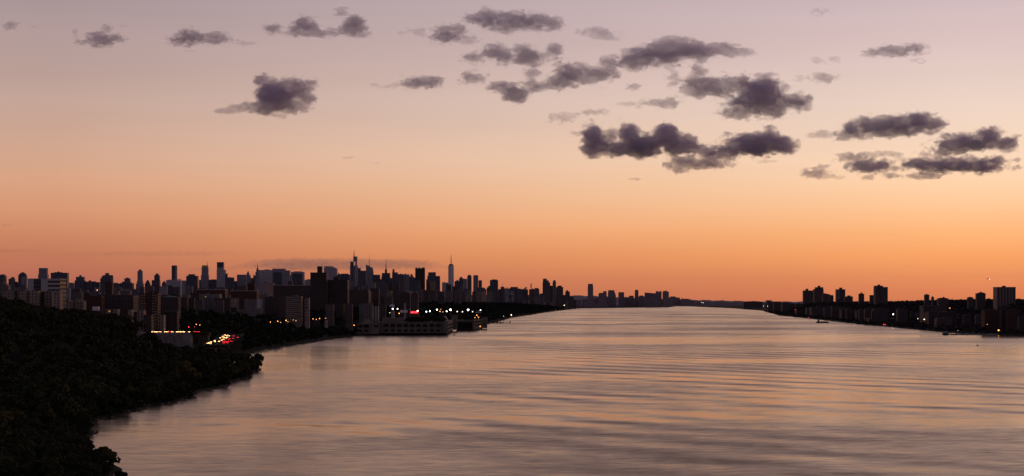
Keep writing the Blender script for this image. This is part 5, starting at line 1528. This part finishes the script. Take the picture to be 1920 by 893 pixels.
# ------------------------------------------------------------------ road bridge with arches, highway, cars
Y = 2120
VX0, VX1, VX2 = wx('v', 640, Y), wx('v', 1065, Y), wx('v', 1245, Y)
zd = wz('v', 322, Y)
root = tag(empty('viaduct', (VX0, Y, 0)), 'pale stone road viaduct with blind arches carrying the row of car lights', 'bridge')
VW = VX1 - VX0
VST = surface('viaduct_stone', (0.30, 0.245, 0.235), .9, .15, .2, .08)
MB().box(-30, VW, 0, 18, 4, zd).build('arch_wall', VST, root)
MB().box(-30, VX2 - VX0, 18.02, 30, zd - 3.2, zd - .2).build('deck_edge', ROOFM, root)
MB().box(-30, VW + .3, -.6, -.02, zd - 1.2, zd + .5).build('parapet', surface('viaduct_parapet', (.38, .31, .30), .9, .15, .1, .1), root)
for cx in (690, 740, 838, 922):
    c = wx('v', cx, Y) - VX0
    rr_ = 4.6
    mb = MB()
    prev = None
    for i in range(13):
        a = math.pi * i / 12
        p_ = (c + rr_ * math.cos(a), -.18, zd - 11.5 + 8.2 * math.sin(a))
        if prev: mb.tube(prev, p_, .32, .32, 5)
        prev = p_
    mb.build('arch_rib', surface('painted_arch_shadow', (.10, .075, .07), .9, .1, .1, .2), root)  # dark tubes draw the shadow line of each blind arch
for i in range(8):
    c = wx('v', 700 + i * 48, Y) - VX0
    MB().box(c - .35, c + .35, -.3, -.02, 8, zd - 1.25).build('pilaster', VST, root)
for i in range(4):
    x_ = VW + 5 + i * (VX2 - VX1 - 8) / 3
    MB().box(x_, x_ + 1.6, 20, 28, 2, zd - 3.3).build('pier', ROOFM, root)

ASPH = surface('asphalt', (0.022, 0.021, 0.022), .95, .03, .2, .3)
b = MB()
b.box(VX0 - 30, VX2 + 10, Y + .2, Y + 29, zd + .004, zd + .03)
tag(b.build('viaduct_road', ASPH), kind='structure')
HP = [(1960, -313), (2019, -322), (2160, -336), (2350, -358), (2556, -384), (2700, -402)]
ZH = 17.0
b = MB()
bl, br = MB(), MB()
for (y0, x0), (y1, x1) in zip(HP, HP[1:]):
    b.quad((x0 - 13, y0, ZH), (x0 + 13, y0, ZH), (x1 + 13, y1, ZH), (x1 - 13, y1, ZH))
    for s in (-13.3, 0, 13):
        (bl if s < 13 else br).poly([(x0 + s, y0), (x0 + s + .3, y0), (x1 + s + .3, y1), (x1 + s, y1)], ZH - .8, ZH + .8)
b.poly([(HP[0][1] - 13, HP[0][0]), (HP[0][1] + 13, HP[0][0]), (HP[-1][1] + 13, HP[-1][0]), (HP[-1][1] - 13, HP[-1][0])], ZH - 2.0, ZH - .5)
tag(b.build('highway', ASPH), kind='structure')
tag(bl.build('highway_barrier', ROOFM), 'low concrete barriers of the curving highway by the cove', 'barrier', kind='structure')
for i, (y0, x0) in enumerate(HP):
    r2 = tag(empty('highway_pier', (x0, y0, 0)), 'concrete pier holding up the curving highway by the cove', 'pier', 'highway piers')
    MB().cyl(0, 0, 1.4, -1, ZH - 3, None, 10).build('column', STONE, r2)
    MB().box(-11, 11, -1, 1, ZH - 3, ZH - 2.02).build('crossbeam', STONE, r2)

CARP = [surface('car_paint_dark', (.04, .04, .05), .35, .5, .2, .5), surface('car_paint_silver', (.25, .25, .26), .35, .5, .2, .5), surface('car_paint_red', (.16, .03, .03), .35, .5, .2, .5)]
GLS = surface('car_glass', (.02, .022, .026), .1, .6, .1, 1)
TYR = surface('tyre_rubber', (.02, .02, .02), .9, .1, .1, 3)
HEAD = glow('headlight', (1.0, .52, .20, 1), 12)
TAIL = glow('taillight', (1.0, .02, .03, 1), 5)


def make_car(k):
    root = empty('car')
    b = MB()                                            # lower body with bonnet and boot, nose toward -Y
    side = [(-2.2, .35), (2.2, .35), (2.25, .75), (2.1, .98), (1.35, 1.02), (.9, 1.02), (-.9, 1.0), (-1.9, .88), (-2.22, .7)]
    for s in (-.9, .9):
        b.v += [(s, y, z) for y, z in side]
    n = len(side)
    for i in range(n):
        j = (i + 1) % n
        b.f.append((i, j, n + j, n + i))
    b.f += [tuple(range(n)), tuple(range(2 * n - 1, n - 1, -1))]
    b.build('body', CARP[k], root)
    b = MB().poly([(-.82, -1.0), (.82, -1.0), (.82, 1.5), (-.82, 1.5)], 1.02, 1.45, [(-.66, -.35), (.66, -.35), (.66, .95), (-.66, .95)])
    b.build('cabin_glass', GLS, root)
    MB().box(-.64, .64, -.33, .93, 1.452, 1.5).build('roof', CARP[k], root)
    for sx in (-.82, .82):
        for sy in (-1.4, 1.35):
            MB().tube((sx - .1, sy, .33), (sx + .1, sy, .33), .33, .33, 12).build('wheel', TYR, root)
        MB().tube((sx * .78, -2.36, .72), (sx * .78, -2.2, .72), .26, .26, 10).build('headlight', HEAD, root)
        MB().box(sx * .78 - .26, sx * .78 + .26, 2.26, 2.33, .62, .98).build('taillight', TAIL, root)
    return root


CARS = [make_car(i) for i in range(3)]
cu = [False] * 3


def put_car(k, x, y, z, rz, label, group):
    if cu[k]: o = copy_tree(CARS[k])
    else: o = CARS[k]; cu[k] = True
    o.location = (x, y, z); o.rotation_euler = (0, 0, rz)
    for kk in ('label', 'group', 'category'):
        if kk in o: del o[kk]
    return tag(o, label, 'car', group)


GV = 'cars with lights on along the viaduct'
cr = random.Random(4)
for x, red in [(630, 0), (660, 0), (672, 0), (690, 0), (722, 0), (775, 0), (786, 0), (800, 0), (828, 1), (845, 1), (858, 0), (908, 0), (920, 0), (933, 0), (946, 0), (965, 0), (978, 0), (990, 0), (1048, 0), (1110, 1), (1140, 1), (1156, 1)]:
    yv = Y + (10 if red else 5) + cr.uniform(-1.5, 1.5)
    put_car(cr.randrange(3), wx('v', x, yv), yv, zd + .03, R(180 if red else 0) + R(cr.uniform(8, 18)), 'car showing red tail lights on the stone viaduct' if red else 'car with amber-white headlights queued along the stone viaduct', GV + (' driving away' if red else ''))
GH = 'cars on the curving highway by the cove'
for i in range(19):
    t_ = cr.uniform(.02, .98)
    y_ = 2019 + (2556 - 2019) * t_
    x_ = lerp_tab(HP, y_)
    ang = math.atan2(384 - 322, 2556 - 2019)
    put_car(cr.randrange(3), x_ - cr.choice((3.2, 7, 10.5)), y_, ZH + .01, ang, 'oncoming car with bright headlights in the highway queue by the cove', GH + ', oncoming')
for i in range(13):
    t_ = cr.uniform(.0, .8)
    y_ = 2030 + (2556 - 2019) * t_
    x_ = lerp_tab(HP, y_)
    put_car(cr.randrange(3), x_ + cr.choice((3.2, 7, 10.5)), y_, ZH + .01, R(180) + ang, 'car showing red tail lights on the highway by the cove', GH + ', leaving')

# ------------------------------------------------------------------ piers and boats
DECK = surface('pier_timber', (.09, .075, .07), .9, .1, .3, .3)
HULLW = surface('white_hull', (.42, .37, .36), .5, .3, .1, .5)
HULLD = surface('dark_hull', (.035, .032, .035), .7, .2, .2, .5)


def hull(L, W_, Hh, mb=None):
    mb = mb or MB()
    ring = [(-L / 2, -W_ * .4), (L * .2, -W_ / 2), (L / 2, 0), (L * .2, W_ / 2), (-L / 2, W_ * .4)]
    low = [(x * .92, y * .7) for x, y in ring]
    return mb.poly(low, -.6, Hh, ring)


def boat(z, x, y, Lpx, label, kind, rz=0.0, name='boat', cat='boat'):
    Y_b = EYE * FOC / (by(z, y) - HOR)
    L = Lpx / ZO[z][2] / FOC * Y_b
    root = tag(empty(name, (wx(z, x, Y_b), Y_b, 0), rz), label, cat)
    if kind == 'barge':
        MB().poly([(-L / 2, -6), (L / 2, -6), (L / 2, 6), (-L / 2, 6)], -1, 3.2, [(-L / 2 - 2, -6.3), (L / 2 + 2, -6.3), (L / 2 + 2, 6.3), (-L / 2 - 2, 6.3)]).build('hull', HULLD, root)
        MB().box(-L * .42, -L * .30, -4, 4, 3.2, 8.5).build('wheelhouse', ROSED, root)
        MB().box(-L * .2, L * .42, -5, 5, 3.2, 4.4).build('cargo_cover', HULLD, root)
        MB().cyl(-L * .34, 0, .3, 8.5, 13, .1, 6).build('mast', STEEL, root)
    elif kind == 'sail':
        hull(L, L * .3, 1.3).build('hull', HULLD, root)
        MB().box(-L * .15, L * .12, -L * .09, L * .09, 1.3, 2.1).build('cabin', HULLW, root)
        MB().cyl(0, 0, .35, 1.2, 24, .15, 8).build('mast', SPIREM, root)
        MB().tube((0, 0, 3.0), (-L * .42, 0, 2.9), .2, .15).build('boom', SPIREM, root)
    else:
        hull(L, L * .34, L * .10 + .6).build('hull', HULLD, root)
        MB().box(-L * .2, L * .12, -L * .11, L * .11, L * .1 + .6, L * .24 + .8).build('cabin', HULLD, root)
    return root


boat(7, 570, 590, 120, 'long dark barge lying off the opposite shore', 'barge', R(4), 'barge')
boat(6, 1472, 720, 16, 'lone sailing boat with bare mast on the open river', 'sail', R(70), 'sailboat')
boat(6, 1498, 633, 20, 'small dark boat beyond the sailing boat near the bend', 'motor')
boat(8, 965, 829, 24, 'tiny dark motorboat on open water near the right edge', 'motor', R(10))
boat('r', 1196, 411, 26, 'small dark boat at the corner of the arched building, left of two', 'motor', R(5))
boat('r', 1268, 413, 26, 'small dark boat off the arched building, right of two', 'motor', R(-8))
boat(5, 607, 616, 12, 'tiny dark boat off the end of the riverside trees, left one', 'motor')
boat(5, 632, 616, 14, 'tiny dark boat off the end of the riverside trees, right one', 'motor', R(12))
boat(5, 708, 612, 10, 'tiny dark boat farthest right off the riverside trees', 'motor')
boat(7, 880, 610, 12, 'small dark boat left of the right bank jetty', 'motor')
# floating jetty left, beyond the concrete block
Yj = EYE * FOC / (by('s', 490) - HOR)
root = tag(empty('jetty', (wx('s', 685, Yj), Yj, 0)), 'flat dark floating jetty beyond the farther concrete block', 'jetty')
wj = (wx('s', 765, Yj) - wx('s', 605, Yj)) / 2
MB().box(-wj, wj, -6, 6, -.5, 1.6).build('deck', HULLD, root)
for i in range(6):
    MB().box(-wj + 4 + i * 9, -wj + 9 + i * 9, -4, 4, 1.6, 3.0 + (i * 7 % 4) * .7).build('stack', HULLD, root)
# pier, ferry on the right
Yp = EYE * FOC / (by(8, 716) - HOR)
xa, xb = wx(8, 665, Yp), wx(8, 1225, Yp)
root = tag(empty('pier', (xa, Yp, 0)), 'long low timber pier with pale moored hulls in front of the big brick block', 'pier')
MB().box(0, xb - xa, 4, 10, 1.0, 1.9).build('deck', DECK, root)
for i in range(24):
    MB().cyl(2 + i * (xb - xa - 4) / 23, 4.5, .35, -2, 3.4, None, 8).build('pile', DECK, root)
GM = 'pale boats moored along the pier'
proto = None
for i in range(17):
    x_ = xa + 5 + i * (xb - xa - 8) / 17 + cr.uniform(-1, 1)
    if proto is None:
        proto = empty('moored_boat')
        hull(9, 3, 1.5).build('hull', HULLW, proto)
        MB().poly([(-2.5, -1.1), (1.2, -1.1), (1.2, 1.1), (-2.5, 1.1)], 1.5, 2.8, [(-2.3, -.9), (.4, -.9), (.4, .9), (-2.3, .9)]).build('cabin', HULLW, proto)
        o = proto
    else: o = copy_tree(proto)
    o.location = (x_, Yp + cr.uniform(-2.5, 1.0), 0); o.rotation_euler = (0, 0, R(cr.choice((0, 180)) + cr.uniform(-6, 6)))
    sc_ = cr.uniform(.75, 1.15); o.scale = (sc_, sc_, sc_)
    tag(o, 'small pale boat moored in the row along the long pier', 'boat', GM)
Yf = EYE * FOC / (by(8, 715) - HOR)
L = wx(8, 668, Yf) - wx(8, 597, Yf)
root = tag(empty('ferry', (wx(8, 632, Yf), Yf, 0)), 'round-roofed ferry boat at the outer end of the long pier', 'ferry')
hull(L, 7, 2.0).build('hull', HULLD, root)
MB().box(-L * .45, L * .38, -3, 3, 2.0, 4.2).build('lower_deck', HULLW, root)
MB().box(-L * .44, L * .36, -3.1, -3.02, 2.6, 3.6).build('window_band', VOID, root)
MB().ball((-L * .03, 0, 4.2), L * .42, 3.2, 2.6, 14, 5, True).build('roof', surface('ferry_roof', (.30, .24, .24), .6, .3, .1, .3), root, smooth=True)
MB().cyl(-L * .1, 0, .5, 6.4, 8.0, .4, 8).build('funnel', HULLD, root)
# jetty of the opposite shore with red light
bld(7, 395, 452, 528, 6050, JERSEY, 'low dark jetty shed with a red lamp on the opposite shore', (), [('edge', .5, ROOFM)], name='shed')
lamp(7, 425, 532, 6030, 2.0, RGL, 'red lamp on the jetty shed of the opposite shore')
lamp(7, 436, 535, 6020, 1.4, RGL2, 'dim red lamp right beside the red jetty lamp')
lamp(7, 285, 450, 6560, 1.9, RGL2, 'dim reddish lamp on the shed behind the pier tip')
Yq = EYE * FOC / (by(7, 605) - HOR)
root = tag(empty('jetty', (wx(7, 1010, Yq), Yq, 0)), 'dark jetty with clutter at the waterline below the opposite flats', 'jetty')
wj = (wx(7, 1100, Yq) - wx(7, 925, Yq)) / 2
MB().box(-wj, wj, 0, 12, -.5, 2.0).build('deck', HULLD, root)
for i in range(7):
    MB().box(-wj + 3 + i * 12, -wj + 10 + i * 12, 2, 9, 2.0, 4 + (i * 5 % 7) * 1.5).build('stack', HULLD, root)
MB().tube((-wj * .55, 5, 2), (-wj * .35, 5, 16), .7, .4, 5).build('crane_boom', HULLD, root)
# long dark pier sheds on the far left bank
for a, b_, y, lab in [(735, 860, 540, 'long low dark pier shed left of the lone hazy tower'), (870, 1150, 505, 'wide low pale-roofed pier shed below the lone hazy tower'), (1150, 1262, 532, 'low dark pier end reaching into the bay')]:
    bld(5, a, b_, y, 16200, BAY if a == 870 else FARD, lab, (), [('edge', 3, FAR)] if a == 870 else (), name='pier_shed', depth=60)

# ------------------------------------------------------------------ light of an aircraft, low over the right bank
Ya = 15000
root = tag(empty('airplane', (wx(8, 1083, Ya), Ya, wz(8, 128, Ya)), R(20)), 'tiny distant airplane with a bright light above the right bank', 'airplane')
MB().tube((-18, 0, 0), (18, 0, 0), 2, 1.6, 10).build('fuselage', HULLW, root)
MB().poly([(-3, -17), (2, -17), (6, 0), (2, 17), (-3, 17), (-2, 0)], -.3, .3).build('wing', HULLW, root)
MB().box(-18, -13, -.3, .3, 1, 7).build('tail', HULLW, root)
MB().ball((6, -2, -2), 1.6, 1.6, 1.6, 10, 6).build('landing_light', glow('landing_lamp', (1, .92, .85, 1), 7), root)
